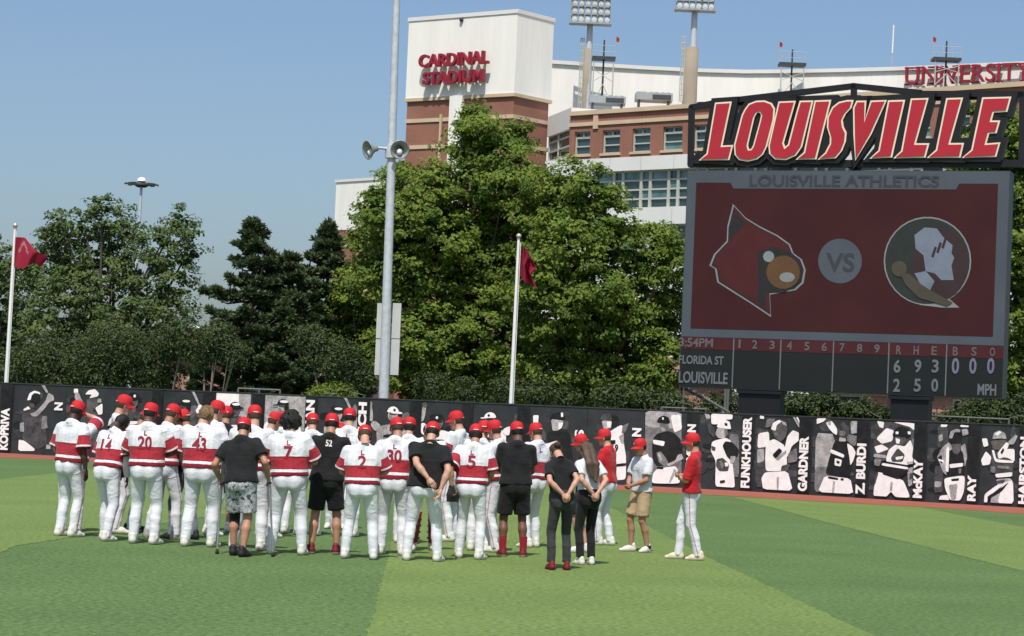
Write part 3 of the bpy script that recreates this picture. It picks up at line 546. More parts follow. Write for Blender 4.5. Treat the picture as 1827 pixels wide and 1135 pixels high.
FU = Fac(1600, by[8], 1930, by[11] + .2, 117, 103); FU.rel = bo
ua, za = FU.uz(1622, 154.5); ub, _ = FU.uz(1846, 140); zt = FU.uz(1622, 123)[1]
mb = MB(); FU.text(mb, 'UNIVERSITY', ua, za, ub - ua, zt - za, 1.0, .35)
for px in (1627, 1644, 1668, 1676, 1712, 1745, 1785, 1832):   # serif feet and heads of the main stems
    u = FU.uz(px, 140)[0]
    for z in (za, zt - .14): FU.rect(mb, u - .45, u + .45, z, z + .14, .66, 1.0)
mb.obj('sign_letters', m_redlet, bowl)

# ------------------------------------------------------------------ brick office block with windows
OFA, OFB = 192.0, 192.0 / 1.165
FO = Fac(1016, OFA, 1827, OFB, 250, 200); oc = FO.A.copy(); FO.rel = oc
office = thing('brick_office_block', oc, 0, 'brick office block with square windows and white ribbon window storeys', 'building')
ztop = FO.uz(1017, 200)[1]; zbr = FO.uz(1030, 285)[1]; zr1t = FO.uz(1225, 300)[1]; zr1b = FO.uz(1225, 369)[1]; zr2t = FO.uz(1225, 399)[1]; zr2b = zr2t - 3.2
UW = FO.w + 12
WIN = [((1025, 1053), 1), ((1075, 1106), 1), ((1128, 1160), 1), ((1182.5, 1217), 1), ((1238, 1274), 1), ((1298, 1335), 1), ((1360, 1398), 1), ((1422, 1461), 1), ((1486, 1526), 1), ((1551, 1592), 1), ((1617, 1659), 1), ((1686, 1729), 1), ((1756, 1800), 1)]
wz1 = FO.uz(1090, 273.5)[1]; wz2 = FO.uz(1090, 232)[1]
wins = [(FO.uz(a, 250)[0], FO.uz(b, 250)[0]) for (a, b), _ in WIN]
# brick storey as piers, sill course and head course so that the openings are real
mb = MB()
FO.rect(mb, 0, UW, wz2, ztop - .36, -16, 0); FO.rect(mb, 0, UW, zbr, wz1, -16, 0)
e = [0] + [x for w_ in wins for x in w_] + [UW]
for a, b in zip(e[::2], e[1::2]): FO.rect(mb, a, b, wz1, wz2, -16, 0)
mb.obj('brick_wall', m_brick, office)
mb = MB(); FO.rect(mb, -.1, UW, ztop - .36, ztop, -16.2, .2); mb.obj('coping', m_beige, office)
zb = FO.uz(1090, 219)[1]; mb = MB(); FO.rect(mb, -.08, UW, zb - .16, zb + .16, -.1, .12); mb.obj('stone_band', m_beige, office)
uu = FO.uz(1064.5, 205)[0]; mb = MB(); FO.rect(mb, uu - .25, uu + .25, ztop - 1.6, ztop - .37, -.05, .14); mb.obj('roof_scupper', m_beige, office)
def window(F, parent, u0, u1, z0, z1, cols, rows, deep=.35, pale=0, fr=.11):
    w = MB()
    us = [u0 + (u1 - u0) * c for c in cols]; zs = [z0 + (z1 - z0) * c for c in rows]
    for u in us: F.rect(w, u - fr / 2, u + fr / 2, z0, z1, -deep - .1, -deep + .16)
    for z in zs:
        for a, b in zip(us[:-1], us[1:]): F.rect(w, a + fr / 2, b - fr / 2, z - fr / 2, z + fr / 2, -deep - .08, -deep + .13)
    fo = w.obj('window', m_mull, parent)
    for i, (a, b) in enumerate(zip(us[:-1], us[1:])):
        for j, (c, d) in enumerate(zip(zs[:-1], zs[1:])):
            g = MB(); F.rect(g, a + fr / 2, b - fr / 2, c + fr / 2, d - fr / 2, -deep - .06, -deep); g.obj('pane', m_glass2 if rng.random() < pale else m_glass, fo)
for u0, u1 in wins:
    window(FO, office, u0 + .05, u1 - .05, wz1 + .05, wz2 - .05, (0, 1), (0, .36, .74), pale=.3)
    window(FO, office, u0 + .05, u1 - .05, wz1 + .05 + (wz2 - wz1) * .74, wz2 - .05, (0, .5, 1), (0, 1), pale=.5)
    mb = MB(); FO.rect(mb, u0 - .15, u1 + .15, wz1 - .2, wz1, -.1, .16); mb.obj('window_sill', m_beige, office)
mb = MB(); FO.rect(mb, -2.5, UW, zr1t, zbr, -16, .1); FO.rect(mb, -2.5, UW, zr2t, zr1b, -16, .1); FO.rect(mb, -2.5, UW, 0, zr2b, -16, .1)
ur = FO.uz(1058, 330)[0]
FO.rect(mb, -2.5, ur, zr1b, zr1t, -16, .1); FO.rect(mb, -2.5, ur, zr2b, zr2t, -16, .1)
mb.obj('white_band', m_stucco2, office)
cols = [FO.uz(p, 330)[0] for p in (1060, 1088, 1106, 1143, 1162, 1202, 1222)]
def ribbon(u0, nbay, zb_, zt_, rows):
    u = u0
    for k in range(nbay):
        for wd in (1.9, .95):
            if u + wd > UW: return
            window(FO, office, u + .06, u + wd - .06, zb_ + .04, zt_ - .04, (0, 1), rows, .5, pale=.35, fr=.14); u += wd
ribbon(ur + .05, 13, zr1b, zr1t, (0, .25, .5, .75, 1)); ribbon(ur + .05, 13, zr2b, zr2t, (0, .5, 1))
mb = MB(); FO.rect(mb, ur, UW, 0, zr1t, -15, -1.0); mb.obj('inner_wall', m_dsteel, office)
for px in (1088, 1143, 1202, 1260, 1330):                       # panel joints of the white bands
    u = FO.uz(px, 330)[0]
    for z0, z1 in ((zr1t, zbr), (zr2t, zr1b)):
        mb = MB(); FO.rect(mb, u - .03, u + .03, z0 + .02, z1 - .02, .1, .108); mb.obj('panel_joint', m_mull, office)
# white link with a corner window between tower and office block
FK = Fac(976, 199.0, 1017, 192.2, 250, 250); lc = FK.A.copy(); FK.rel = lc
lk = thing('stadium_link', lc, 0, 'narrow white link with dark corner windows between tower and brick block', 'building')
za, zb, zc_ = FK.uz(997, 201)[1], FK.uz(997, 237)[1], FK.uz(997, 281)[1]
mb = MB(); FK.rect(mb, 0, FK.w, zb, za, -6, 0); FK.rect(mb, 0, FK.w, 0, zc_, -6, 0); FK.rect(mb, 0, FK.w, zc_, zb, -6, -.8); mb.obj('white_wall', m_stucco2, lk)
window(FK, lk, .05, FK.w - .1, zc_, zb, (0, .42, 1), (0, .36, .74, 1), .3, .1, .14)

# ------------------------------------------------------------------ roof things: air units, platforms, light masts
def air_unit(px, py, Y, label, w=3.2):
    c = at(px, py, Y); t = thing('rooftop_air_unit', c, 0, label, 'air conditioner', 'air units on the office roof')
    mb = MB(); mb.box((0, 0, .3), (w, 2, .62)); mb.obj('housing', m_steel2, t)
    mb = MB(); mb.box((w * .2, -1.02, .25), (w * .5, .05, .4)); mb.obj('intake_grille', m_dsteel, t)
    for k in (-.32, 0, .32):
        mb = MB(); mb.lathe((k * w, 0, .61), (0, 0, 1), [(.46, 0), (.5, .1), (.42, .18), (0, .18)], 12); mb.obj('fan_cowl', m_steel2, t)
    mb = MB()
    for k in (-.4, .4):
        mb.box((k * w, 0, -.55), (.15, 1.8, 1.1))
    mb.obj('support_frame', m_dsteel, t)
air_unit(1083, 186.5, 197, 'grey rooftop air unit nearer the white tower')
air_unit(1166, 181, 193, 'grey rooftop air unit beside the tan mast base')
def platform(px, py, Y, wid, label, up=42, dn=85, flag=True):
    c = at(px, py, Y); s = Y / 4000.
    t = thing('lookout_platform', c, 0, label, 'platform', 'steel platforms along the stadium rim')
    mb = MB(); mb.box((0, 0, 0), (wid * s, 1.6, .28)); mb.obj('deck', m_dsteel, t)
    mb = MB(); mb.tube((0, 0, -dn * s), (0, 0, up * s), .11, .08, 8); mb.obj('mast', m_dsteel, t)
    mb = MB()
    for x in (-.42, .42):
        mb.tube((x * wid * s, -.6, -dn * s), (x * wid * s, -.6, .0), .07, n=6); mb.tube((0, -.5, -dn * .55 * s), (x * wid * s, -.6, -dn * s), .045, n=6)
        mb.tube((-x * wid * s, -.6, -dn * .5 * s), (x * wid * s, -.6, -dn * .25 * s), .035, n=6)
    mb.obj('lattice_legs', m_mull, t)
    mb = MB()
    for x in (-.48, -.16, .16, .48): mb.tube((x * wid * s, -.7, .1), (x * wid * s, -.7, 22 * s), .03, n=5)
    for z in (11, 22): mb.tube((-.48 * wid * s, -.7, z * s), (.48 * wid * s, -.7, z * s), .025, n=5)
    mb.obj('guard_rail', m_mull, t)
    if flag:
        mb = MB(); x = -.5 * wid * s if px > 1300 else .5 * wid * s
        mb.tube((x, 0, 0), (x, 0, 42 * s), .03, n=5); mb.obj('pennant_pole', m_mull, t)
        mb = MB(); mb.prism([(x, 0, 42 * s), (x + .35, .05, 38 * s), (x + .3, 0, 31 * s), (x, 0, 32 * s)], (0, .03, 0)); mb.obj('pennant', m_redlet, t)
platform(1077, 105, 224, 42, 'steel lookout platform on the white rim beside the left light mast', 34, 85)
platform(1413, 116, 228, 48, 'steel lookout platform on the white rim above the red sign', 28, 60)
platform(1688, 107, 219, 50, 'steel lookout platform standing in front of the red rim letters', 34, 48)
def light_mast(px, ptop, pbot, Y, rows, cols, wpx, hpx, base, label):
    b = at(px, pbot, Y); s = Y / 4000.; H = (pbot - ptop) * s
    t = thing('stadium_light_mast', b, 0, label, 'floodlight', 'stadium floodlight masts')
    mb = MB(); mb.tube((0, 0, 0), (0, 0, H), .42, .30, 14); mb.obj('mast', m_steel, t)
    mb = MB(); bw, bh, boff = base
    mb.lathe((boff * s, 0, -3), (0, 0, 1), [(bw * s / 2, 0), (bw * s / 2 * .95, bh * s + 3), (0, bh * s + 3)], 14); mb.obj('mast_base', m_conc, t)
    mb = MB()
    for k in range(3): mb.tube(((-bw / 2 - 8 + 3 * k) * s, -.2, 0), ((-bw / 2 - 8 + 3 * k) * s, -.2, (bh + 18) * s), .05, n=5)
    for k in range(12): mb.tube(((-bw / 2 - 8) * s, -.2, (bh + 18) * s * k / 11), ((-bw / 2 - 1) * s, -.2, (bh + 18) * s * k / 11), .045, n=5)
    mb.obj('ladder', m_mull, t)
    mb = MB()
    for i in range(rows + 1):
        z = H + (i * hpx / rows) * s; mb.box((0, 0, z), (wpx * s, .22, .16))
    for x in (-.5, -.2, .2, .5): mb.box((x * wpx * s * .98, .1, H + hpx * s / 2), (.14, .14, hpx * s))
    mb.box((0, -.5, H - .15), (wpx * s * 1.08, 1.5, .14))
    mb.obj('lamp_rack', m_steel2, t)
    for i in range(rows):
        for j in range(cols):
            x = ((j + .5) / cols - .5) * wpx * s; z = H + (i + .55) * hpx / rows * s
            mb = MB(); mb.lathe((x, -.12, z), (.1, -.95, -.28), [(.10, 0), (.28, .2), (.33, .42), (.30, .42)], 10, 0); mb.lathe((x, -.12, z), (.1, -.95, -.28), [(.30, .40), (0, .44)], 10, 1)
            mb.obj('lamp', [m_steel2, m_white], t)
light_mast(1046.5, 40, 196, 226, 4, 6, 70, 56, (15, 110, -2), 'stadium floodlight mast with tan base nearer the white tower')
light_mast(1233, 16, 182, 224, 4, 6, 68, 56, (27, 98, -3), 'stadium floodlight mast with thick tan base right of the air units')
c = at(1590, 150, 229); an = thing('antenna_rod', c, 0, 'thin white antenna rod above the stadium rim', 'antenna')
mb = MB(); mb.tube((0, 0, 0), (0, 0, 3.2), .06, .05, 6); mb.obj('mounting_pole', m_mull, an)
mb = MB(); mb.tube((0, 0, 3.2), (.05, 0, 6.1), .085, .085, 6); mb.obj('rod', m_white, an)
# ------------------------------------------------------------------ scoreboard with red letter sign
FS = Fac(1218, 68.9, 1796, 65.4); so = FS.A.copy(); FS.rel = so
board = thing('scoreboard', so, 0, 'huge dark video scoreboard under the red and cream letter sign', 'scoreboard')
m_scr = mat('screen_red', (.046, .013, .0145), .75, .12, .7, vary2=.2, scale2=90, spec=.15)
m_scrb = mat('screen_grey', (.072, .086, .105), .75, .08, .8, vary2=.15, scale2=90, spec=.15)
m_scrk = mat('screen_dark', (.0155, .0185, .0185), .75, .08, .8, vary2=.15, scale2=90, spec=.15)
m_scrs = mat('screen_strip', (.062, .017, .020), .75, .1, .8, vary2=.15, scale2=90, spec=.15)
m_dig = mat('digit_pale', (.125, .14, .15), .7, .1, 5)
m_digd = mat('digit_dim', (.105, .095, .10), .7, .1, 5)
m_digv = mat('digit_violet', (.15, .145, .21), .7, .1, 5)
m_emb = [mat('emblem_' + k, c, .7, .12, 2, vary2=.15, scale2=60) for k, c in (('line', (.20, .22, .22)), ('red', (.058, .009, .010)), ('black', (.015, .016, .018)), ('ochre', (.10, .052, .022)), ('green', (.020, .026, .024)), ('maroon', (.034, .018, .020)), ('blue', (.15, .18, .23)), ('olive', (.060, .052, .038)))]
m_lbl = mat('letter_slate', (.036, .043, .054), .7)
uL, zB = FS.uz(1211, 692); uR = FS.uz(1789, 709)[0]; zT = FS.uz(1227, 303)[1]
zB = (zB + FS.uz(1788, 710)[1]) / 2; zT = (zT + FS.uz(1804, 306)[1]) / 2
mb = MB(); FS.rect(mb, uL, uR, zB, zT, -.75, 0); mb.obj('cabinet', m_dsteel, board)
zS = FS.uz(1310, 603)[1]
mb = MB(); FS.rect(mb, uL + .02, uR - .02, zS, zT - .02, .002, .012); scr = mb.obj('video_screen', m_scrb, board)
def pxpoly(F, pts, off, mb, m=0, th=.004): F.prism(mb, [F.uz(x, y) for x, y in pts], off, off + th, m)
mb = MB(); uA, uB = FS.uz(1232, 590)[0], FS.uz(1772, 590)[0]; zA, zC = FS.uz(1235, 586)[1], FS.uz(1238, 326)[1]
FS.rect(mb, uA, uB, zA, zC, .014, .018); mb.obj('screen_field', m_scr, scr)
mb = MB(); ua, ub = FS.uz(1303, 335)[0], FS.uz(1712, 335)[0]
FS.prism(mb, [(ua + .1, FS.uz(1400, 337)[1]), (ub - .1, FS.uz(1400, 337)[1]), (ub, zC + .01), (ua, zC + .01)], .019, .023); mb.obj('title_bar', m_scrb, scr)
mb = MB(); u0, z0 = FS.uz(1337, 333.5); u1 = FS.uz(1676, 333)[0]; FS.text(mb, 'LOUISVILLE ATHLETICS', u0, z0, u1 - u0, .36, .026, .003); mb.obj('screen_lettering', m_lbl, scr)
# emblem on the left: plain crested shape in red with a pale edge and an ochre patch
crest = [(1308, 364), (1330, 388), (1356, 404), (1388, 420), (1410, 436), (1416, 452), (1431, 463), (1438, 482), (1434, 505), (1420, 518), (1374, 526), (1376, 566), (1340, 542), (1280, 504), (1276, 480), (1266, 474), (1274, 454), (1297, 430), (1298, 404)]
cc = np.mean(crest, 0)
def shrink(pts, k, c): return [(c[0] + (x - c[0]) * k, c[1] + (y - c[1]) * k) for x, y in pts]
mb = MB(); pxpoly(FS, crest, .020, mb, 0); pxpoly(FS, shrink(crest, .958, cc), .026, mb, 2); pxpoly(FS, shrink(crest, .925, cc), .029, mb, 1); pxpoly(FS, [(1312, 380), (1330, 398), (1300, 432), (1301, 405)], .031, mb, 2)
pxpoly(FS, [(1352, 452), (1380, 440), (1414, 452), (1430, 470), (1428, 505), (1400, 522), (1368, 522), (1366, 548), (1352, 538), (1354, 500)], .032, mb, 2)
pxpoly(FS, ell(1398, 486, 30, 30, 18), .038, mb, 3);
pxpoly(FS, ell(1372, 458, 10, 10, 12), .038, mb, 0); pxpoly(FS, ell(1405, 495, 14, 9, 12), .044, mb, 0)
mb.obj('screen_emblem', m_emb, scr)
# emblem on the right: plain dark disc with a pale edge, a pale wedge and an olive dot
mb = MB(); cx, cy = 1655, 466
tail = [(1690, 530), (1712, 549), (1680, 549), (1640, 544)]
pxpoly(FS, ell(cx, cy, 78, 79, 34), .020, mb, 0); pxpoly(FS, tail, .0205, mb, 0)
pxpoly(FS, ell(cx, cy, 75.5, 76.5, 34), .026, mb, 4); pxpoly(FS, ell(cx + 22, cy + 4, 50, 66, 26), .032, mb, 5)
pxpoly(FS, [(1632, 420), (1650, 406), (1672, 408), (1684, 424), (1700, 438), (1698, 452), (1703, 460), (1698, 474), (1702, 500), (1680, 500), (1668, 488), (1652, 484), (1648, 456), (1634, 444)], .038, mb, 6)
for k in range(3): pxpoly(FS, [(1662 + 9 * k, 458 - 8 * k), (1668 + 9 * k, 440 - 8 * k), (1672 + 9 * k, 442 - 8 * k), (1666 + 9 * k, 460 - 8 * k)], .044, mb, 5)
pxpoly(FS, [(1632, 488), (1652, 484), (1668, 502), (1660, 518), (1642, 506)], .044, mb, 6)
pxpoly(FS, ell(1605, 480, 14, 14, 14), .044, mb, 7); pxpoly(FS, [(1606, 488), (1622, 488), (1650, 512), (1700, 540), (1690, 546), (1640, 532), (1616, 508)], .043, mb, 7)
mb.obj('screen_emblem', m_emb, scr)
mb = MB(); pxpoly(FS, ell(1499, 466, 39, 40, 28), .020, mb, 0); mb.obj('versus_disc', m_scrb, scr)
mb = MB(); u0, z0 = FS.uz(1473, 485); u1, z1 = FS.uz(1526, 452); FS.text(mb, 'VS', u0, z0, u1 - u0, z1 - z0, .027, .003); mb.obj('screen_lettering', m_lbl, scr)
# score table
zs2 = FS.uz(1400, 628)[1]
mb = MB(); FS.rect(mb, uL + .02, uR - .02, zB + .03, zS - .01, .002, .012); tbl = mb.obj('score_panel', m_scrk, board)
mb = MB(); FS.rect(mb, uL + .02, uR - .02, zs2, zS - .01, .014, .018); mb.obj('header_strip', m_scrs, tbl)
for x, y in ((1308, 650), (1392, 655), (1486, 657), (1585, 658), (1688, 662)):
    u = FS.uz(x, y)[0]; mb = MB(); FS.rect(mb, u - .018, u + .018, zB + .03, zS - .01, .019, .024); mb.obj('divider', m_dig, tbl)
def word(st, x0, yb, x1, yt, m):
    u0, z0 = FS.uz(x0, yb); u1, z1 = FS.uz(x1, yt); b = MB(); FS.text(b, st, u0, z0, u1 - u0, z1 - z0, .027, .003); b.obj('score_lettering', m, tbl)
word('3:54PM', 1212, 618.5, 1273, 604, m_digd); word('FLORIDA ST', 1211, 649, 1292, 636, m_dig); word('LOUISVILLE', 1211, 683, 1299, 665, m_dig); word('MPH', 1744, 705, 1778, 686, m_dig)
for i, x in enumerate((1320, 1347, 1378, 1409, 1440, 1471, 1503, 1534, 1565)):
    w_ = 2.2 if i == 0 else 5; y = 613 + i * 1.1; word(str(i + 1), x - w_, y + 8, x + w_, y - 7, m_digd)
for st, x in (('R', 1604), ('H', 1635), ('E', 1667), ('B', 1705), ('S', 1738), ('O', 1771)): word(st, x - 5, 632.5 + (x - 1604) * .02, x + 5, 617 + (x - 1604) * .02, m_digd)
for st, x in (('6', 1601), ('9', 1638), ('3', 1669)): word(st, x - 6.5, 665, x + 6.5, 642, m_dig)
for st, x in (('2', 1600), ('5', 1637), ('0', 1668)): word(st, x - 6.5, 699, x + 6.5, 676, m_dig)
for x in (1705, 1736, 1768): word('0', x - 7, 667, x + 7, 639, m_digv)
mb = MB()
for xa, xb in ((1316, 1390), (1588, 1656)):
    u0, u1 = FS.uz(xa, 715)[0], FS.uz(xb, 715)[0]; mb2 = MB(); FS.rect(mb2, u0, u1, 0, zB, -.72, -.1); FS.rect(mb2, u0 - .06, u1 + .06, zB - .12, zB, -.74, -.02); mb2.obj('support_column', m_black, board)
# sign above
ZO, ZX, ZY = 3.01, 1220., 160.
def zp(x, y): return (ZX + x / ZO, ZY + y / ZO)
GL = {
 'letter_l': [[(172, 72), (262, 66), (212, 302), (270, 299), (249, 380), (84, 382), (126, 345)]],
 'letter_o': [[(330, 108), (352, 78), (392, 62), (438, 60), (476, 74), (494, 104), (490, 160), (452, 306), (430, 350), (398, 376), (348, 388), (302, 380), (277, 352), (273, 300), (314, 140)],
              [(384, 150), (396, 128), (410, 124), (419, 138), (414, 164), (376, 302), (366, 320), (354, 322), (349, 306), (352, 286)]],
 'letter_u': [[(512, 66), (606, 62), (541, 288), (548, 309), (563, 296), (606, 130), (626, 62), (700, 60), (640, 308), (606, 356), (552, 380), (494, 376), (462, 346), (458, 302)]],
 'letter_i': [[(706, 60), (796, 57), (716, 376), (604, 378), (648, 338)]],
 'letter_s': [[(800, 96), (836, 68), (880, 58), (916, 58), (904, 100), (874, 132), (857, 166), (862, 202), (878, 234), (874, 280), (854, 330), (820, 370), (722, 378), (762, 340), (787, 292), (788, 256), (772, 204), (774, 150)]],
 'letter_v': [[(912, 100), (930, 62), (984, 61), (975, 168), (1006, 61), (1094, 58), (1012, 240), (924, 384), (914, 240)]],
 'letter_i2': [[(1100, 60), (1192, 57), (1122, 366), (1000, 373), (1048, 328)]],
 'letter_l2': [[(1222, 50), (1318, 47), (1250, 290), (1322, 290), (1301, 367), (1128, 371), (1170, 330)]],
 'letter_l3': [[(1412, 48), (1503, 45), (1434, 289), (1508, 288), (1489, 367), (1308, 369), (1356, 325)]],
 'letter_e': [[(1605, 44), (1762, 40), (1740, 121), (1668, 125), (1656, 168), (1702, 168), (1683, 236), (1643, 238), (1628, 291), (1703, 285), (1681, 363), (1495, 369), (1546, 325)]]}
def offs(poly, d):
    n = len(poly); P = [np.array(p) for p in poly]
    A = sum(P[i][0] * P[(i + 1) % n][1] - P[(i + 1) % n][0] * P[i][1] for i in range(n)); sgn = 1 if A > 0 else -1
    out = []
    for i in range(n):
        e1 = P[i] - P[i - 1]; e2 = P[(i + 1) % n] - P[i]; e1 = e1 / np.linalg.norm(e1); e2 = e2 / np.linalg.norm(e2)
        n1 = np.array([e1[1], -e1[0]]) * sgn; n2 = np.array([e2[1], -e2[0]]) * sgn; b = n1 + n2; b = b / max(np.linalg.norm(b), 1e-3)
        out.append(P[i] + b * d / max(np.dot(b, n1), .62))
    return out
def ring_poly(outer, inner):
    i0 = min(range(len(inner)), key=lambda k: np.hypot(*(np.array(inner[k]) - np.array(outer[0]))))
    inn = inner[i0:] + inner[:i0]
    A = lambda q: sum(q[i][0] * q[(i + 1) % len(q)][1] - q[(i + 1) % len(q)][0] * q[i][1] for i in range(len(q)))
    if A(outer) * A(inn) > 0: inn = [inn[0]] + inn[:0:-1]
    return list(outer) + [outer[0]] + list(inn) + [inn[0]]
m_redface = m_redsign
for k, (nm, pl) in enumerate(GL.items()):
    outer = [FS.uz(*zp(x, y)) for x, y in pl[0]]
    b = MB(); FS.prism(b, [tuple(q) for q in offs(outer, .155)], -.28 - .004 * k, .02 + .003 * k); lo = b.obj('sign_letter', m_black, board)
    b = MB()
    if len(pl) > 1:
        inner = [FS.uz(*zp(x, y)) for x, y in pl[1]]
        FS.prism(b, ring_poly(outer, inner), .05, .09); b.obj('letter_edge', m_cream, lo)
        b = MB(); FS.prism(b, ring_poly([tuple(q) for q in offs(outer, -.052)], [tuple(q) for q in offs(inner, .045)]), .091, .115)
    else:
        FS.prism(b, outer, .05, .09); b.obj('letter_edge', m_cream, lo)
        b = MB(); FS.prism(b, [tuple(q) for q in offs(outer, -.052)], .091, .115)
    b.obj('letter_face', m_redface, lo)
# truss frame of the sign
mb = MB()
def bar(a, b_, r=.085, off=-.2):
    p, q = FS.uz(*a), FS.uz(*b_); p, q = FS.P(*p, off), FS.P(*q, off); d = (q - p); l = np.linalg.norm(d); d /= l; s = np.cross(d, FS.n)
    mb.box((p + q) / 2, (l + r, 2 * r, 2 * r), 0, (d, s, FS.n))
bar((1231, 190), (1229, 292)); bar((1823, 166), (1821, 291)); bar((1231, 190), (1285, 180)); bar((1285, 180), (1521, 152)); bar((1521, 152), (1640, 164)); bar((1640, 166), (1823, 166))
bar((1229, 291), (1821, 291), .11); bar((1521, 152), (1521, 182)); bar((1240, 183), (1815, 168), .07, -.42); bar((1244, 270), (1229, 291), .05)
for x in (1350, 1470, 1590, 1710): bar((x, 178), (x - 8, 290), .06, -.45)
bar((1505, 290), (1528, 304), .07); bar((1536, 290), (1524, 304), .07)
mb.obj('sign_truss', m_black, board)
mb = MB()
for xa, xb in ((1376, 1406), (1646, 1676)):
    u0, u1 = FS.uz(xa, 297)[0], FS.uz(xb, 297)[0]; FS.rect(mb, u0, u1, zT, FS.uz(1390, 289)[1], -.5, -.1)
mb.obj('sign_post', m_dsteel, board)

# ------------------------------------------------------------------ light pole with two lamp bells and back boxes
pb = at(686, 712, 73.5); pb[2] = 0
s = 73.5 / 4000
pole = thing('light_pole', pb, 0, 'tall galvanised pole with two bell lamps and pale boxes', 'light pole')
lean = (at(706, 90, 73.5) - at(686, 700, 73.5)); lean = lean / lean[2]
mb = MB(); mb.tube((0, 0, 0), np.array([lean[0] * 17, 0, 17]), .178, .108, 20); mb.obj('pole_shaft', m_steel, pole)
for py0, py1 in ((542, 604), (606, 669)):
    for xa, xb in ((670.5, 683), (698, 716)):
        dx = (605 - (py0 + py1) / 2) * .043
        a = at(xa + dx - .5, py1, 73.9) - pb; b = at(xb + dx - .5, py0, 73.9) - pb
        mb = MB(); mb.box(((a[0] + b[0]) / 2, .25, (a[2] + b[2]) / 2), (abs(b[0] - a[0]), .22, abs(b[2] - a[2]))); mb.obj('back_box', mat('box_grey', (.50, .51, .49), .5, .06, 3), pole)
m_bell = mat('bell_grey', (.33, .35, .34), .45, .1, 8, metal=.3)
def bell(px, py, ax, name):
    c = at(px, py, 73.2) - pb; b = MB()
    b.lathe(c, ax, [(.05, -.28), (.09, -.26), (.11, -.14), (.19, -.02), (.31, .10), (.32, .12), (.29, .11), (.17, -.01), (.08, -.12)], 20)
    o = b.obj('lamp_bell', m_bell, pole); b = MB(); b.sphere(c - np.array(ax) * 0 + np.array([0, 0, -.1]), (.10, .10, .12), 0, 10); b.obj('lamp_bulb', m_white, o)
    return c
c1 = bell(661, 267, (-.80, -.52, -.25), 0); c2 = bell(713, 266, (.15, -.92, -.3), 0)
mb = MB(); mb.tube(c1 + np.array([.22, .1, .08]), (lean[0] * c1[2] + .05, -.05, c1[2] + .08), .045, n=8); mb.tube(c2 + np.array([0, .25, .1]), (lean[0] * c2[2], 0, c2[2] + .05), .05, n=8)
mb.tube((lean[0] * c1[2], 0, c1[2] - .22), (lean[0] * c1[2], 0, c1[2] + .18), .22, n=16); mb.obj('lamp_bracket', m_steel, pole)

# ------------------------------------------------------------------ flagpoles and flags
m_flag = leaf_mat('flag_cloth', (.34, .022, .05), (.34, .022, .05), .3)
m_flagp = leaf_mat('flag_print', (.42, .20, .22), (.42, .20, .22), .3)
def flagpole(pbot, ptop, Y, label, r=.055):
    b = at(*pbot, Y); b[2] = 0; tpt = at(*ptop, Y) - b
    t = thing('flagpole', b, 0, label, 'flagpole', 'white flagpoles behind the wall')
    mb = MB(); mb.tube((0, 0, 0), (tpt[0], 0, tpt[2]), r * 1.25, r * .8, 12); mb.obj('pole_shaft', m_white, t)
    mb = MB(); mb.sphere((tpt[0], 0, tpt[2] + .10), .085, 0, 12); mb.tube((tpt[0], 0, tpt[2] - .02), (tpt[0], 0, tpt[2] + .04), .05, n=8); mb.obj('finial', mat('finial_gold', (.55, .50, .38), .3, metal=.4), t)
    mb = MB(); mb.tube((r * 1.6, -r * 1.2, 1.2), (tpt[0] + r * 1.2, -r, tpt[2] - .1), .012, n=5); mb.obj('halyard', m_white, t)
    return b, tpt
flagpole((9.5, 690), (27, 408), 72.5, 'white flagpole at the far left of the wall flying a red flag')
flagpole((910.5, 726), (925.5, 427), 70.0, 'white flagpole in front of the maple with a drooping flag')
def flag(fn, nu, nv, Y, label, prnt=None):
    vs = []; o = at(*fn(0, 0)[:2], Y)
    for j in range(nv + 1):
        for i in range(nu + 1):
            x, y, d = fn(i / nu, j / nv); vs.append(at(x, y, Y + d) - o)
    fs = [(j * (nu + 1) + i, (j + 1) * (nu + 1) + i, (j + 1) * (nu + 1) + i + 1, j * (nu + 1) + i + 1) for j in range(nv) for i in range(nu)]
    mi = [1 if prnt and prnt((f % nu + .5) / nu, (f // nu + .5) / nv) else 0 for f in range(nu * nv)]
    me = mesh_np('flag', vs, fs, [m_flag, m_flagp], True, {'tint': np.zeros(len(vs))}, mi)
    tag(link('flag', me, None, o), label, 'flag', 'red flags on the flagpoles')
def f1(u, v):
    wv = math.sin(u * 7 + v * 2.2)
    top = np.interp(u, (0, .3, .6, .8, 1), (423, 424, 445, 453, 456)); bot = np.interp(u, (0, .25, .45, .62, .8, 1), (476, 480, 474, 466, 477, 466))
    return 27.5 - v * 2.5 + 57 * u, top + (bot - top) * v, .28 * wv * (u ** .6)
flag(f1, 26, 16, 72.4, 'crimson flag waving from the flagpole at far left', lambda u, v: .12 < u < .42 and abs(v - .45) < .3 and abs(abs(u - .27) * 2.4 - (v - .12)) < .07)
def f2(u, v):
    top = np.interp(u, (0, .5, 1), (438, 447, 466)); bot = np.interp(u, (0, .3, .6, 1), (489, 504, 507, 516))
    y = top + (bot - top) * v
    x = 931 - 4.5 * v + u * np.interp(v, (0, .25, .5, 1), (20, 27, 18, 33))
    return x, y, .22 * math.sin(u * 11 + v * 1.5)
flag(f2, 26, 16, 69.9, 'dark red flag hanging folded from the middle flagpole')

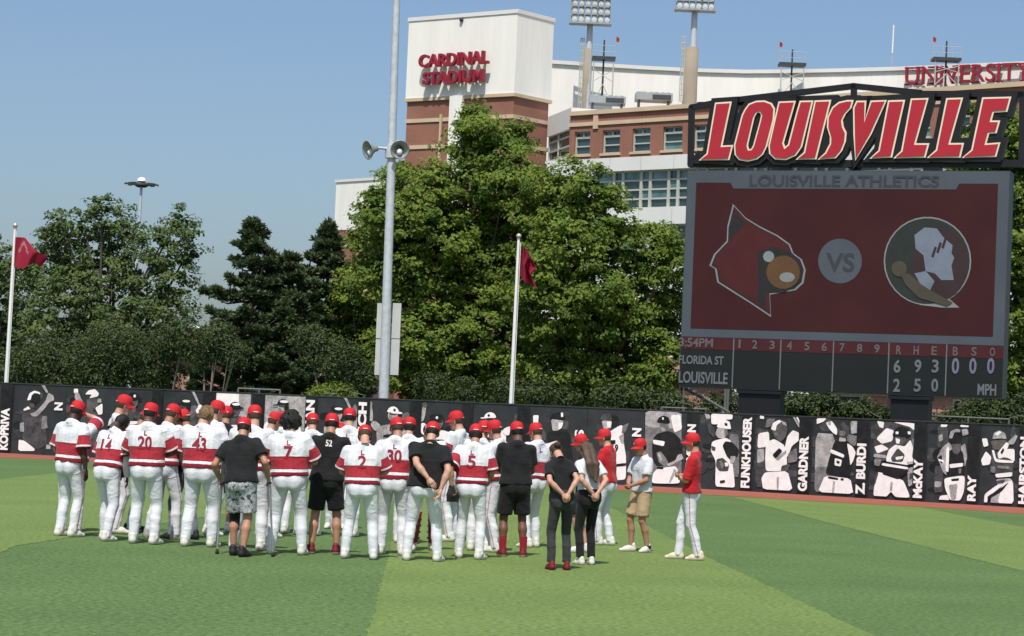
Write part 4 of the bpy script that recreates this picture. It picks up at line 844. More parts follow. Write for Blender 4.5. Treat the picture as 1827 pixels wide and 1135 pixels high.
# ------------------------------------------------------------------ far ring light and white canopy
c = at(245, 400, 300); c[2] = 0; rl = thing('ring_light_mast', c, 0, 'distant tall mast with a ring of lamps above the left trees', 'light mast')
h1 = at(245, 326, 300)[2]
mb = MB(); mb.tube((0, 0, 0), (.3, 0, h1), .4, .17, 10); mb.obj('mast', m_steel, rl)
mb = MB(); mb.lathe((.3, 0, h1 - .6), (0, 0, 1), [(.6, 0), (.95, .2), (.95, .4), (.4, .8)], 14); mb.obj('lamp_ring', m_dsteel, rl)
mb = MB(); mb.lathe((.3, 0, h1 + .2), (0, 0, 1), [(.62, 0), (.55, .3), (.32, .5), (0, .56)], 14); mb.obj('mast_dome', m_white, rl)
for k in range(8):
    a = 2 * math.pi * k / 8 + .2; mb = MB()
    mb.prism([np.array([.3 + math.cos(a + d) * r_, math.sin(a + d) * r_, h1 - .2 + z]) for d, r_, z in ((-.16, 1.2, 0), (.16, 1.2, 0), (.12, 2.3, -.12), (-.12, 2.3, -.12))], (0, 0, .2)); mb.obj('lamp', m_dsteel, rl)
c = at(362, 600, 135); c[2] = 0; cn = thing('white_canopy', c, 0, 'white peaked canopy roof showing between the left trees', 'canopy')
zt = at(350, 580, 135)[2]; ze = at(360, 597, 135)[2]
mb = MB(); P4 = [np.array([x, y, ze]) for x, y in ((-1.1, -1), (1.0, -1), (1.0, 1), (-1.1, 1))]; ap = np.array([-.5, 0, zt]); mb.add(P4 + [ap] + [p + np.array([0, 0, -.18]) for p in P4], [(0, 1, 4), (1, 2, 4), (2, 3, 4), (3, 0, 4), (5, 6, 1, 0), (6, 7, 2, 1), (7, 8, 3, 2), (8, 5, 0, 3), (8, 7, 6, 5)]); mb.obj('canopy_roof', m_white, cn)
for x, y in ((-1.05, -.95), (.95, -.95), (.95, .95), (-1.05, .95)): mb = MB(); mb.tube((x, y, 0), (x, y, ze), .05, n=6); mb.obj('canopy_post', m_steel, cn)

# ------------------------------------------------------------------ brick outbuildings low behind the trees
m_roof = mat('brown_roof', (.22, .13, .08), .9, .15, 3)
m_dkglass = mat('dark_window', (.012, .014, .016), .2, spec=.6)
def outbuilding(pxa, pxb, Y, ytop, label, winpx=(), roofh=1.2, roof=True):
    F = Fac(pxa, Y, pxb, Y - .8); F.rel = F.A.copy(); t = thing('brick_outbuilding', F.A, 0, label, 'building', 'brick outbuildings behind the wall')
    z = F.uz((pxa + pxb) / 2, ytop)[1]
    mb = MB(); F.rect(mb, 0, F.w, 0, z, -6, 0); mb.obj('brick_wall', m_brick2, t)
    mb = MB(); F.rect(mb, -.05, F.w + .05, z - .35, z - .2, -.05, .08); mb.obj('stone_course', m_beige, t)
    if roof:
        mb = MB(); mb.prism([F.P(-.4, z, .4), F.P(F.w + .4, z, .4), F.P(F.w + .2, z + roofh, -2.8), F.P(-.2, z + roofh, -2.8)], (0, 0, .12)); mb.obj('roof', m_roof, t)
        mb = MB(); F.rect(mb, -.4, F.w + .4, z - .1, z + .10, .38, .48); mb.obj('gutter', m_stucco2, t)
    for a, b, y0, y1 in winpx:
        ua, ub = F.uz(a, y0)[0], F.uz(b, y0)[0]; zt_, zb_ = F.uz(a, y0)[1], F.uz(a, y1)[1]
        mb = MB(); F.rect(mb, ua, ub, zb_, zt_, .012, .05); w = mb.obj('window', m_mull, t)
        mb = MB(); F.rect(mb, ua + .08, ub - .08, zb_ + .08, zt_ - .08, .051, .06); mb.obj('pane', m_dkglass, w)
outbuilding(300, 520, 112, 632, 'pink brick outbuilding with a brown roof behind the left pine trunks', ((336, 356, 664, 690), (392, 400, 672, 692), (405, 414, 672, 692), (430, 490, 655, 690)))
outbuilding(508, 596, 108, 672, 'low pink brick block just left of the light pole', ((528, 548, 688, 700),), .5)
outbuilding(1040, 1300, 106, 668, 'pink brick outbuilding with a stair beneath the left end of the scoreboard', ((1090, 1120, 690, 715), (1160, 1190, 690, 715)), .8)
outbuilding(1440, 1580, 100, 690, 'pink brick outbuilding between the scoreboard columns', ((1495, 1540, 704, 722),), .5)
outbuilding(1650, 1800, 100, 695, 'pink brick outbuilding right of the second scoreboard column', ((1700, 1716, 712, 735),), .5)
outbuilding(-60, 60, 118, 640, 'tan brick outbuilding behind the far left flagpole', ((20, 40, 660, 680),), .5)
m_rail = mat('railing_grey', (.13, .135, .13), .6)
# stair behind the wall below the scoreboard's left end
b = at(1262, 735, 84); b[2] = 0; st = thing('steel_stair', b, 0, 'pale steel stair with sloping rails under the scoreboard left end', 'stairs')
z1 = at(1230, 690, 84)[2]; z0 = at(1290, 735, 84)[2]
for k in range(7):
    mb = MB(); mb.box((-.85 + .25 * k, 0, z1 - (z1 - z0) * k / 6), (.27, 1.0, .05)); mb.obj('tread', m_mull, st)
mb = MB()
for y in (-.5, .5): mb.path([(-.95, y, z1), (.75, y, z0)], .055, 6); mb.path([(-.95, y, z1 + .9), (.75, y, z0 + .9)], .04, 6); mb.tube((-.95, y, 0), (-.95, y, z1 + .9), .05, n=6); mb.tube((.7, y, 0), (.7, y, z0 + .9), .05, n=6)
mb.obj('stair_rail', m_rail, st)
m_rail = mat('railing_grey', (.16, .165, .16), .6)
def railing(px0, px1, py, Y, label):
    a = at(px0, py, Y); bb = at(px1, py + (px1 - px0) * math.tan(ROLL), Y); t = thing('pipe_railing', (a[0], a[1], 0), 0, label, 'railing', 'pipe railings behind the wall')
    L = bb[0] - a[0]; mb = MB()
    for z in (a[2], a[2] - .5): mb.tube((0, 0, z), (L, 0, z), .035, n=6)
    mb.obj('rail', m_rail, t)
    n = max(2, int(L / 1.8))
    for k in range(n + 1): mb = MB(); mb.tube((L * k / n, 0, 0), (L * k / n, 0, a[2]), .035, n=6); mb.obj('railing_post', m_rail, t)
railing(425, 500, 693, 76, 'grey pipe railing above the wall near the left pine trunk')
railing(1180, 1260, 727, 74, 'grey pipe railing above the wall beneath the scoreboard left end')
railing(1655, 1800, 742, 72, 'grey pipe railing above the wall at the right column')

# ------------------------------------------------------------------ trees
def leaves_mesh(name, pos, nrm, size, m, r, asp=(.55, .8), tint=None, fold=.25):
    n = len(pos); nrm = nrm / (np.linalg.norm(nrm, axis=1, keepdims=True) + 1e-9)
    t = r.normal(size=(n, 3)); t -= nrm * (t * nrm).sum(1, keepdims=True); t /= np.linalg.norm(t, axis=1, keepdims=True) + 1e-9
    b = np.cross(nrm, t); L = size[:, None]; Wd = L * r.uniform(*asp, size=(n, 1))
    v = np.empty((n, 4, 3)); v[:, 0] = pos - t * L * .5; v[:, 1] = pos + b * Wd * .5 + nrm * L * fold * .5; v[:, 2] = pos + t * L * .5; v[:, 3] = pos - b * Wd * .5 + nrm * L * fold * .5
    i = np.arange(n)[:, None] * 4
    f = np.concatenate([i + np.array([[0, 1, 2]]), i + np.array([[0, 2, 3]])], 1).reshape(-1, 3)
    tv = np.repeat(r.random(n) if tint is None else tint, 4)
    return mesh_np(name, v.reshape(-1, 3), f, m, False, {'tint': tv})
m_bark = mat('bark', (.10, .085, .07), .95, .3, 3, .5, 20, stretch=(1, 1, .2))
def lobe_pts(lobes, base, Y, r, dens, dj=1.3):
    C = []; Rr = []
    for x, y, q in lobes:
        p = at(x, y, Y + r.uniform(-dj, dj)); C.append(p - base); Rr.append(q * Y / 4000.)
    return np.array(C), np.array(Rr)
def broad_tree(name, label, lobes, trunk_px, Y, m, r, leaf=.175, per=64, dens=1.0, group=None, clump=.56, keep_in=.25, trunk_r=.22, loose=.0, fill=.95):
    base = at(trunk_px, 720, Y); base[2] = 0
    t = thing(name, base, 0, label, 'tree', group)
    C, Rr = lobe_pts(lobes, base, Y, r, dens)
    cl = []; cn = []; ci = []
    for c, q in zip(C, Rr):
        n = max(10, int(dens * 4 * math.pi * q * q / (clump * clump * 1.5)))
        d = r.normal(size=(n, 3)); d /= np.linalg.norm(d, axis=1, keepdims=True)
        rad = q * (1 + .22 * np.sin(d[:, 0] * 5 + c[0]) * np.sin(d[:, 2] * 6 + c[2]) + r.normal(size=n) * (.13 + loose))
        p = c + d * rad[:, None]
        inner = np.zeros(n, bool)
        for c2, q2 in zip(C, Rr):
            if c2 is c: continue
            inner |= (np.linalg.norm(p - c2, axis=1) < q2 * .72)
        k = ~inner | (r.random(n) < keep_in * .4)
        cl.append(p[k]); cn.append(d[k]); ci.append(np.full(k.sum(), 1.0))
        n2 = int(n * fill); d2 = r.normal(size=(n2, 3)); d2 /= np.linalg.norm(d2, axis=1, keepdims=True)      # inner fill
        cl.append(c + d2 * (q * r.uniform(.35, .85, size=(n2, 1)))); cn.append(d2); ci.append(np.full(n2, .7))
    cl = np.concatenate(cl); cn = np.concatenate(cn); cs = np.concatenate(ci)
    n = len(cl); ctint = r.random(n); csz = r.uniform(.45, 1.3, n) * cs
    dirv = r.normal(size=(n, per, 3)); dirv /= np.linalg.norm(dirv, axis=2, keepdims=True); dirv *= r.random((n, per, 1)) ** .45
    dirv[:, :, 2] *= .5
    pos = cl[:, None] + dirv * (clump * csz)[:, None, None]
    nr = cn[:, None] * .55 + r.normal(size=(n, per, 3)) * .55 + np.array([0, -.25, .8]) + dirv * .6
    tint = np.clip(ctint[:, None] * .75 + r.random((n, per)) * .25, 0, 1)
    ok = (pos[:, :, 2] > .15)
    pos = pos[ok]; nr = nr[ok]; tint = tint[ok]; size = leaf * r.uniform(.6, 1.3, len(pos))
    link('crown', leaves_mesh('crown', pos, nr, size, m, r, tint=tint), t)
    mb = MB(); top = C[np.argmax(C[:, 2])]; fork = np.array([0, 0, 1.6 + .15 * top[2]])
    mb.path([(0, 0, -.2), (.05, 0, fork[2] * .5), fork], [trunk_r * 1.25, trunk_r, trunk_r * .85], 9)
    for c in C:
        k = r.uniform(.3, .6); mid = fork * (1 - k) + c * k + r.normal(size=3) * .25; mid[2] = max(mid[2], .8)
        st = fork * r.uniform(.75, 1.0)
        mb.path([st, mid, c], [trunk_r * .55, trunk_r * .32, .03], 6)
    mb.obj('trunk', m_bark, t)
    return t
r = np.random.default_rng(11)
mapl = leaf_mat('maple_leaf', (.090, .158, .026), (.235, .315, .052), .44)
mapl2 = leaf_mat('maple_leaf_yellow', (.085, .135, .018), (.215, .275, .036), .32)
hack = leaf_mat('hackberry_leaf', (.070, .120, .036), (.150, .205, .062), .40)
shr = leaf_mat('shrub_leaf', (.024, .044, .016), (.105, .145, .046), .25)
G = 'maples behind the outfield wall'
broad_tree('maple_tree', 'tallest leafy maple between the light pole and the middle flagpole', [(852, 232, 34), (880, 262, 46), (848, 290, 58), (905, 320, 62), (770, 345, 58), (715, 335, 40), (690, 385, 52), (760, 430, 84), (845, 400, 84), (922, 410, 80), (700, 490, 66), (790, 520, 88), (885, 520, 88), (845, 615, 92), (745, 625, 74), (925, 640, 80), (925, 240, 24), (845, 205, 16), (790, 690, 46), (865, 690, 52), (735, 680, 40)], 830, 88, mapl, r, group=G)
broad_tree('maple_tree', 'bushy maple right of the middle flagpole beside the scoreboard', [(1015, 328, 38), (1055, 350, 46), (992, 372, 58), (1076, 400, 50), (1020, 440, 70), (1120, 445, 52), (1172, 440, 40), (1200, 470, 44), (1050, 520, 84), (1138, 530, 78), (1195, 560, 54), (1000, 590, 80), (1095, 615, 86), (1180, 650, 66), (1030, 670, 62), (960, 500, 60), (985, 690, 50), (1070, 695, 50), (1130, 690, 44), (945, 695, 40)], 1060, 84, mapl, r, group=G)
broad_tree('maple_tree', 'yellowish maple low on the left of the light pole', [(662, 378, 26), (648, 420, 24), (668, 460, 40), (626, 520, 34), (655, 545, 44), (622, 590, 40), (660, 625, 50), (600, 545, 18)], 655, 92, mapl2, r, group=G, trunk_r=.16)
broad_tree('maple_tree', 'dense dark maple showing along the right edge of the scoreboard', [(1760, 225, 46), (1800, 255, 55), (1850, 300, 70), (1810, 340, 60), (1850, 420, 80), (1810, 470, 60), (1830, 560, 75), (1800, 640, 55), (1850, 680, 70), (1815, 720, 40), (1900, 520, 80), (1740, 290, 40)], 1840, 82, mapl, r, group=G)
broad_tree('hackberry_tree', 'big loose leafy tree left of the pines behind the flag', [(182, 372, 20), (150, 400, 28), (110, 398, 24), (215, 402, 32), (92, 420, 26), (318, 392, 24), (338, 412, 20), (290, 432, 34), (335, 450, 24), (185, 445, 52), (120, 460, 50), (245, 470, 50), (305, 490, 38), (70, 480, 44), (160, 520, 66), (240, 545, 60), (310, 560, 40), (90, 560, 62), (200, 610, 62), (290, 620, 50), (120, 640, 60)], 190, 98, hack, r, fill=.6, per=34, loose=.12, clump=.5, group='broadleaf trees at the left')
broad_tree('hackberry_tree', 'leafy tree cut by the left edge behind the flagpole', [(-10, 460, 36), (25, 490, 40), (-40, 500, 60), (10, 560, 55), (-30, 600, 60), (40, 620, 46), (60, 660, 36)], 0, 102, hack, r, fill=.6, per=34, loose=.1, clump=.5, group='broadleaf trees at the left')

r = np.random.default_rng(23)
m_needle = leaf_mat('pine_needle', (.046, .076, .034), (.112, .150, .060), .2)
def pine(label, px, ytop, Y, prof, r, seed_az=0.0, nper=12, dz=.62):
    base = at(px, 715, Y); base[2] = 0; top = at(px, ytop, Y); H = top[2]; lean_ = np.array([top[0] - base[0], 0, 0])
    t = thing('pine_tree', base, 0, label, 'tree', 'pines behind the outfield wall')
    mb = MB(); mb.path([np.array([0, 0, -.2]), lean_ * .5 + np.array([.05, 0, H * .5]), lean_ + np.array([0, 0, H])], [.24, .15, .02], 9)
    P = []; N = []; Ts = []; SZ = []
    z = 1.6; lev = 0
    while z < H - .25:
        k = z / H; Rm = np.interp(k, [a for a, _ in prof], [b for _, b in prof])
        nb = int(r.integers(nper - 3, nper))
        for i in range(nb):
            a = 2 * math.pi * (i + r.random() * .8) / nb + lev * 1.3; L = Rm * r.uniform(.55, 1.12)
            if r.random() < .12: L *= .4
            d = np.array([math.cos(a), math.sin(a), 0]); o = lean_ * k + np.array([0, 0, z + r.uniform(-.2, .2)])
            pts = [o, o + d * L * .5 + np.array([0, 0, -.10 * L + .05]), o + d * L + np.array([0, 0, .06 * L + .1])]
            mb.path(pts, [.055 * (1 - k * .6), .035, .012], 5)
            side = np.cross(d, (0, 0, 1.))
            nt = max(4, int(L * 10))
            for q in range(nt):
                f = r.uniform(.34, 1.03) if z > 3 else r.uniform(.6, 1.05)
                pp = pts[0] + (pts[2] - pts[0]) * f + np.array([0, 0, -.08 * L * math.sin(math.pi * f)]) + side * r.normal() * .27 * L * (1.15 - f) + np.array([0, 0, r.uniform(0, .16)])
                P.append(pp); N.append(d * .5 + np.array([0, 0, .8])); Ts.append(r.random())
        z += dz * r.uniform(.75, 1.25) * (1.0 if k < .8 else .6); lev += 1
    for q in range(7): P.append(lean_ + np.array([r.normal() * .05, r.normal() * .05, H - q * .09])); N.append(np.array([0, 0, 1.])); Ts.append(r.random())
    mb.obj('trunk', m_bark, t)
    P = np.array(P); N = np.array(N); Ts = np.array(Ts); n = len(P); per = 44
    dv = r.normal(size=(n, per, 3)) * np.array([1, 1, .45]) + N[:, None] * .75; dv /= np.linalg.norm(dv, axis=2, keepdims=True)
    ln = r.uniform(.16, .34, (n, per, 1)); tip = P[:, None] + dv * ln; sd = np.cross(dv, r.normal(size=(n, per, 3))); sd /= np.linalg.norm(sd, axis=2, keepdims=True); w = .027
    bs = P[:, None] + dv * .02
    v = np.stack([bs - sd * w * .6, bs + dv * ln * .55 + sd * w * 1.6, tip, bs + dv * ln * .55 - sd * w * 1.2], 2).reshape(-1, 3)
    i = np.arange(n * per)[:, None] * 4; f = np.concatenate([i + np.array([[0, 1, 2]]), i + np.array([[0, 2, 3]])], 1).reshape(-1, 3)
    link('crown', mesh_np('crown', v, f, m_needle, False, {'tint': np.repeat(np.clip(np.repeat(Ts, per) * .7 + r.random(n * per) * .3, 0, 1), 4)}), t)
pine('open dark pine with its own pointed top left of the stadium wing', 452, 394, 90, [(0, 1.6), (.25, 2.9), (.45, 2.6), (.62, 2.0), (.8, 1.0), (1, .15)], r)
pine('dark pine with a narrow top touching the stadium wing', 585, 398, 93, [(0, 1.6), (.25, 2.7), (.5, 2.1), (.75, 1.15), (1, .15)], r)
pine('shorter dark pine standing between the two taller pines', 515, 455, 91.5, [(0, 1.6), (.3, 2.8), (.6, 2.2), (.85, 1.2), (1, .3)], r)
def shrub(label, lobes, px, Y, m=shr, group='dark shrubs behind the wall', per=22, leaf=.12):
    base = at(px, 700, Y); base[2] = 0
    t = thing('evergreen_shrub', base, 0, label, 'shrub', group)
    C, Rr = lobe_pts(lobes, base, Y, r, 1, .6)
    pos = []; nr = []; tn = []
    for c, q in zip(C, Rr):
        n = int(210 * q * q) + 50
        d = r.normal(size=(n, 3)); d /= np.linalg.norm(d, axis=1, keepdims=True); p = c + d * (q * r.uniform(.55, 1.08, (n, 1)))
        dv = r.normal(size=(n, 12, 3)) * np.array([.16, .16, .09]); ct = r.random((n, 1)); tn.append((ct * .8 + r.random((n, 12)) * .2).ravel()); pos.append((p[:, None] + dv).reshape(-1, 3)); nr.append((d[:, None] * .7 + r.normal(size=(n, 12, 3)) * .5 + np.array([0, 0, .5])).reshape(-1, 3))
    pos = np.concatenate(pos); nr = np.concatenate(nr); tn = np.concatenate(tn); ok = pos[:, 2] > .05; pos = pos[ok]; nr = nr[ok]; tn = tn[ok]
    link('foliage', leaves_mesh('foliage', pos, nr, leaf * r.uniform(.6, 1.3, len(pos)), m, r, asp=(.4, .65), tint=tn), t)
    mb = MB()
    for c in C: mb.path([(c[0] * .25, c[1] * .25, 0), c * np.array([.6, .6, .5]), c], [.07, .05, .02], 5)
    for _ in range(4):                                   # bare grey boughs
        c = C[r.integers(len(C))]; a = r.uniform(-2.4, .2); mb.path([c * np.array([.5, .5, .4]), c + np.array([math.cos(a) * .3, -.45, .1]), c + np.array([math.cos(a) * .9, -.75, r.uniform(-.1, .3)])], [.03, .02, .008], 5)
    mb.obj('stem', mat('grey_bough', (.20, .18, .15), .95, .2, 6), t)
shrub('dark spreading evergreen at the far left behind the wall', [(20, 660, 36), (70, 640, 44), (110, 670, 40)], 60, 80)
shrub('dark spreading evergreen below the tall leafy tree', [(150, 640, 48), (200, 615, 52), (180, 675, 42), (245, 660, 46)], 195, 81)
shrub('dark spreading evergreen with bare boughs left of the brick outbuilding', [(275, 630, 46), (325, 602, 40), (292, 675, 30)], 290, 82)
shrub('dark evergreen under the first pine', [(365, 630, 28), (420, 632, 26), (385, 600, 28)], 370, 87)
shrub('dark evergreen between the pines and the light pole', [(575, 625, 34), (612, 650, 40), (640, 675, 36), (550, 600, 28)], 610, 84)
shrub('small bright bush topping the wall left of the light pole', [(588, 703, 17), (612, 704, 14), (570, 706, 12)], 590, 74, mapl2, leaf=.13)
shrub('dark undergrowth below the maples beside the flagpole', [(770, 690, 30), (830, 700, 28), (900, 698, 30), (960, 700, 26), (1010, 712, 24)], 880, 82)
shrub('dark bush under the scoreboard between its columns', [(1430, 730, 28), (1470, 728, 30), (1405, 726, 26)], 1430, 76, leaf=.15)
shrub('dark bush beneath the right half of the scoreboard', [(1500, 742, 20), (1535, 738, 26), (1570, 745, 20)], 1535, 77, leaf=.15)
shrub('dark tangled bush at the lower right corner behind the wall', [(1790, 745, 30), (1830, 735, 36), (1870, 745, 34)], 1830, 75, leaf=.15)
shrub('dark bush between the maple foot and the scoreboard stair', [(1090, 712, 30), (1140, 715, 26), (1190, 720, 24)], 1140, 80, leaf=.15)
shrub('dark bush right of the second scoreboard column', [(1720, 745, 26), (1760, 735, 32), (1690, 752, 18)], 1725, 76, leaf=.15)
shrub('dark bush left of the first scoreboard column', [(1270, 728, 24), (1300, 722, 28), (1220, 730, 18)], 1270, 90, leaf=.15)
# far treeline closing the horizon
p = []; nn = []
for k in range(900):
    x = r.uniform(-260, 2150); Yk = r.uniform(300, 340); c = at(x, hor(x) - r.uniform(0, 38), Yk)
    p.append(c + r.normal(size=(28, 3)) * 1.0)
p = np.concatenate(p); p = p[p[:, 2] > .2]
tag(link('far_treeline', leaves_mesh('far_treeline', p, r.normal(size=p.shape) + np.array([0, -.3, .8]), r.uniform(.8, 1.6, len(p)), hack, r)), 'low far wood closing the horizon behind the trees', 'trees', kind='stuff')
# ------------------------------------------------------------------ people: implicit surfaces turned into single skins
class Grid:
    def __init__(s, lo, hi, h):
        s.lo = np.array(lo, np.float32); s.h = h; n = np.ceil((np.array(hi) - s.lo) / h).astype(int) + 1
        s.ax = [s.lo[i] + h * np.arange(n[i], dtype=np.float32) for i in range(3)]; s.a = np.full(n, .35, np.float32)
    def sub(s, lo, hi):
        return tuple(slice(max(0, int((lo[i] - s.lo[i]) / s.h)), max(0, min(s.a.shape[i], int((hi[i] - s.lo[i]) / s.h) + 2))) for i in range(3))
    def cap(s, a, b, ra, rb=None, k=.03, flat=None, cut=None):
        a = np.asarray(a, np.float32); b = np.asarray(b, np.float32); rb = ra if rb is None else rb
        m = max(ra, rb) + k + .03; sl = s.sub(np.minimum(a, b) - m, np.maximum(a, b) + m)
        X = s.ax[0][sl[0]][:, None, None]; Y = s.ax[1][sl[1]][None, :, None]; Z = s.ax[2][sl[2]][None, None, :]
        if 0 in (X.size, Y.size, Z.size): return s
        d = b - a; L = float(d @ d) + 1e-9
        t = np.clip(((X - a[0]) * d[0] + (Y - a[1]) * d[1] + (Z - a[2]) * d[2]) / L, 0, 1)
        vx = X - a[0] - t * d[0]; vy = Y - a[1] - t * d[1]; vz = Z - a[2] - t * d[2]
        if flat is not None:
            n, f = flat; c = (vx * n[0] + vy * n[1] + vz * n[2]) * (1 / f - 1); vx = vx + c * n[0]; vy = vy + c * n[1]; vz = vz + c * n[2]
        D = np.sqrt(vx * vx + vy * vy + vz * vz) - (ra + (rb - ra) * t)
        if cut is not None:
            p, n = cut; D = np.maximum(D, (X - p[0]) * n[0] + (Y - p[1]) * n[1] + (Z - p[2]) * n[2])
        o = s.a[sl]; hh = np.clip(.5 + .5 * (o - D) / k, 0, 1); s.a[sl] = o + (D - o) * hh - k * hh * (1 - hh)
        return s
    def plane(s, p, n):
        X, Y, Z = s.ax[0][:, None, None], s.ax[1][None, :, None], s.ax[2][None, None, :]
        s.a = np.maximum(s.a, (X - p[0]) * n[0] + (Y - p[1]) * n[1] + (Z - p[2]) * n[2]); return s
    def sample(s, v):
        q = (v - s.lo) / s.h; i = np.clip(np.floor(q).astype(int), 0, np.array(s.a.shape) - 2); f = q - i; r = 0
        for dx in (0, 1):
            for dy in (0, 1):
                for dz in (0, 1):
                    w = (f[:, 0] if dx else 1 - f[:, 0]) * (f[:, 1] if dy else 1 - f[:, 1]) * (f[:, 2] if dz else 1 - f[:, 2])
                    r = r + w * s.a[i[:, 0] + dx, i[:, 1] + dy, i[:, 2] + dz]
        return r
    def nets(s):
        A = s.a; ins = A < 0; nx, ny, nz = A.shape; cs = (nx - 1, ny - 1, nz - 1)
        cnt8 = sum(ins[dx:nx - 1 + dx, dy:ny - 1 + dy, dz:nz - 1 + dz].astype(np.int8) for dx in (0, 1) for dy in (0, 1) for dz in (0, 1))
        I = np.argwhere((cnt8 > 0) & (cnt8 < 8)); idx = np.full(cs, -1, np.int32); idx[I[:, 0], I[:, 1], I[:, 2]] = np.arange(len(I))
        acc = np.zeros((len(I), 3), np.float32); c = np.zeros(len(I), np.float32)
        for ax in range(3):
            o1, o2 = [q for q in range(3) if q != ax]
            for u in (0, 1):
                for w in (0, 1):
                    off = np.zeros(3, int); off[o1] = u; off[o2] = w; P = I + off; Q = P.copy(); Q[:, ax] += 1
                    a = A[P[:, 0], P[:, 1], P[:, 2]]; b = A[Q[:, 0], Q[:, 1], Q[:, 2]]; m = (a < 0) != (b < 0)
                    t = np.where(m, a / np.where(m, a - b, 1), 0)
                    acc[m] += off; acc[m, ax] += t[m]; c[m] += 1
        V = (I + acc / np.maximum(c, 1)[:, None]) * s.h + s.lo
        F = []
        e = np.argwhere(ins[:-1, 1:-1, 1:-1] != ins[1:, 1:-1, 1:-1]); i, j, k = e[:, 0], e[:, 1] + 1, e[:, 2] + 1
        q = np.stack([idx[i, j - 1, k - 1], idx[i, j, k - 1], idx[i, j, k], idx[i, j - 1, k]], 1); fl = ~ins[i, j, k]; q[fl] = q[fl][:, ::-1]; F.append(q)
        e = np.argwhere(ins[1:-1, :-1, 1:-1] != ins[1:-1, 1:, 1:-1]); i, j, k = e[:, 0] + 1, e[:, 1], e[:, 2] + 1
        q = np.stack([idx[i - 1, j, k - 1], idx[i - 1, j, k], idx[i, j, k], idx[i, j, k - 1]], 1); fl = ~ins[i, j, k]; q[fl] = q[fl][:, ::-1]; F.append(q)
        e = np.argwhere(ins[1:-1, 1:-1, :-1] != ins[1:-1, 1:-1, 1:]); i, j, k = e[:, 0] + 1, e[:, 1] + 1, e[:, 2]
        q = np.stack([idx[i - 1, j - 1, k], idx[i, j - 1, k], idx[i, j, k], idx[i - 1, j, k]], 1); fl = ~ins[i, j, k]; q[fl] = q[fl][:, ::-1]; F.append(q)
        return V.astype(np.float64), np.concatenate(F)
def smoothv(v, f, n=1, lam=.5):
    for _ in range(n):
        s = np.zeros_like(v); c = np.zeros(len(v))
        for a, b in ((0, 1), (1, 2), (2, 3), (3, 0)):
            np.add.at(s, f[:, a], v[f[:, b]]); np.add.at(s, f[:, b], v[f[:, a]]); np.add.at(c, f[:, a], 1); np.add.at(c, f[:, b], 1)
        v = v + (s / np.maximum(c, 1)[:, None] - v) * lam
    return v

# ---- templates (metres, for a 1.80 m body)
g = Grid((-.12, -.14, -.20), (.12, .16, .17), .0095)
g.cap((0, -.018, .03), (0, .002, .045), .083, .080, .02, ((1, 0, 0), .90)); g.cap((0, .025, .02), (0, .038, -.055), .066, .046, .04, ((1, 0, 0), .92))
g.cap((-.015, .058, -.09), (.015, .058, -.09), .022, k=.03); g.cap((-.03, .078, .028), (.03, .078, .028), .012, k=.02)
g.cap((0, .092, .012), (0, .106, -.022), .009, .014, .012); g.cap((-.012, .092, -.027), (.012, .092, -.027), .008, k=.01); g.cap((-.017, .088, -.056), (.017, .088, -.056), .007, k=.012)
for sx in (-1, 1): g.cap((sx * .076, -.012, .015), (sx * .072, -.006, -.028), .018, .012, .008, ((1, 0, 0), .5)); g.cap((sx * .042, .06, -.012), (sx * .04, .055, -.02), .022, k=.03)
g.cap((0, -.03, -.05), (0, -.045, -.20), .055, .058, .03)
HV, HF = g.nets()
hc = HV[HF].mean(1); HMI = np.zeros(len(HF), int)
HMI[(np.abs(np.abs(hc[:, 0]) - .031) < .013) & (np.abs(hc[:, 2] - .012) < .008) & (hc[:, 1] > .06)] = 1
HMI[(np.abs(hc[:, 0]) < .024) & (np.abs(hc[:, 2] + .056) < .007) & (hc[:, 1] > .07)] = 2
HMI[(np.abs(np.abs(hc[:, 0]) - .033) < .02) & (np.abs(hc[:, 2] - .034) < .006) & (hc[:, 1] > .07)] = 3
def hairgrid(top, low, fwd, grow, noise=0., h=.011, seed=1):
    g = Grid((-.17, -.19, -.22), (.17, .15, .24), h); g.cap((0, -.018, .03), (0, .002, .045), .083 + grow, .080 + grow, .02, ((1, 0, 0), .92)); g.cap((0, -.03, .0), (0, -.04, low), .070 + grow, .058, .03)
    X, Y, Z = g.ax[0][:, None, None], g.ax[1][None, :, None], g.ax[2][None, None, :]
    if noise:
        rr = np.random.default_rng(seed)
        for q in range(5):
            k = rr.normal(size=3) * (34 + 10 * q); g.a = g.a + noise * np.sin(X * k[0] + Y * k[1] + Z * k[2] + rr.random() * 6).astype(np.float32) / 2.2
    face = np.maximum(Y * 0 + X * 0 + (Z - .075) + (Y - .05) * .4, -(Y - fwd) * 1.0)            # carve the face out
    g.a = np.maximum(g.a, -np.maximum(face, -9)) if False else np.maximum(g.a, np.minimum((Y - fwd), .0 * Z + (.082 - Z + 0 * Y)) * 1.0)
    g.a = np.maximum(g.a, low - Z); 
    if top is not None: g.a = np.maximum(g.a, Z - top)
    return g.nets()
HAIR = {'short': hairgrid(.055, -.038, .002, .004), 'bare': hairgrid(None, -.06, .015, .010, .004), 'curly': hairgrid(None, -.085, .03, .058, .013, .010, 3), 'mess': hairgrid(None, -.07, .02, .016, .010, .011, 5), 'full': hairgrid(.06, -.065, .004, .007, .003)}
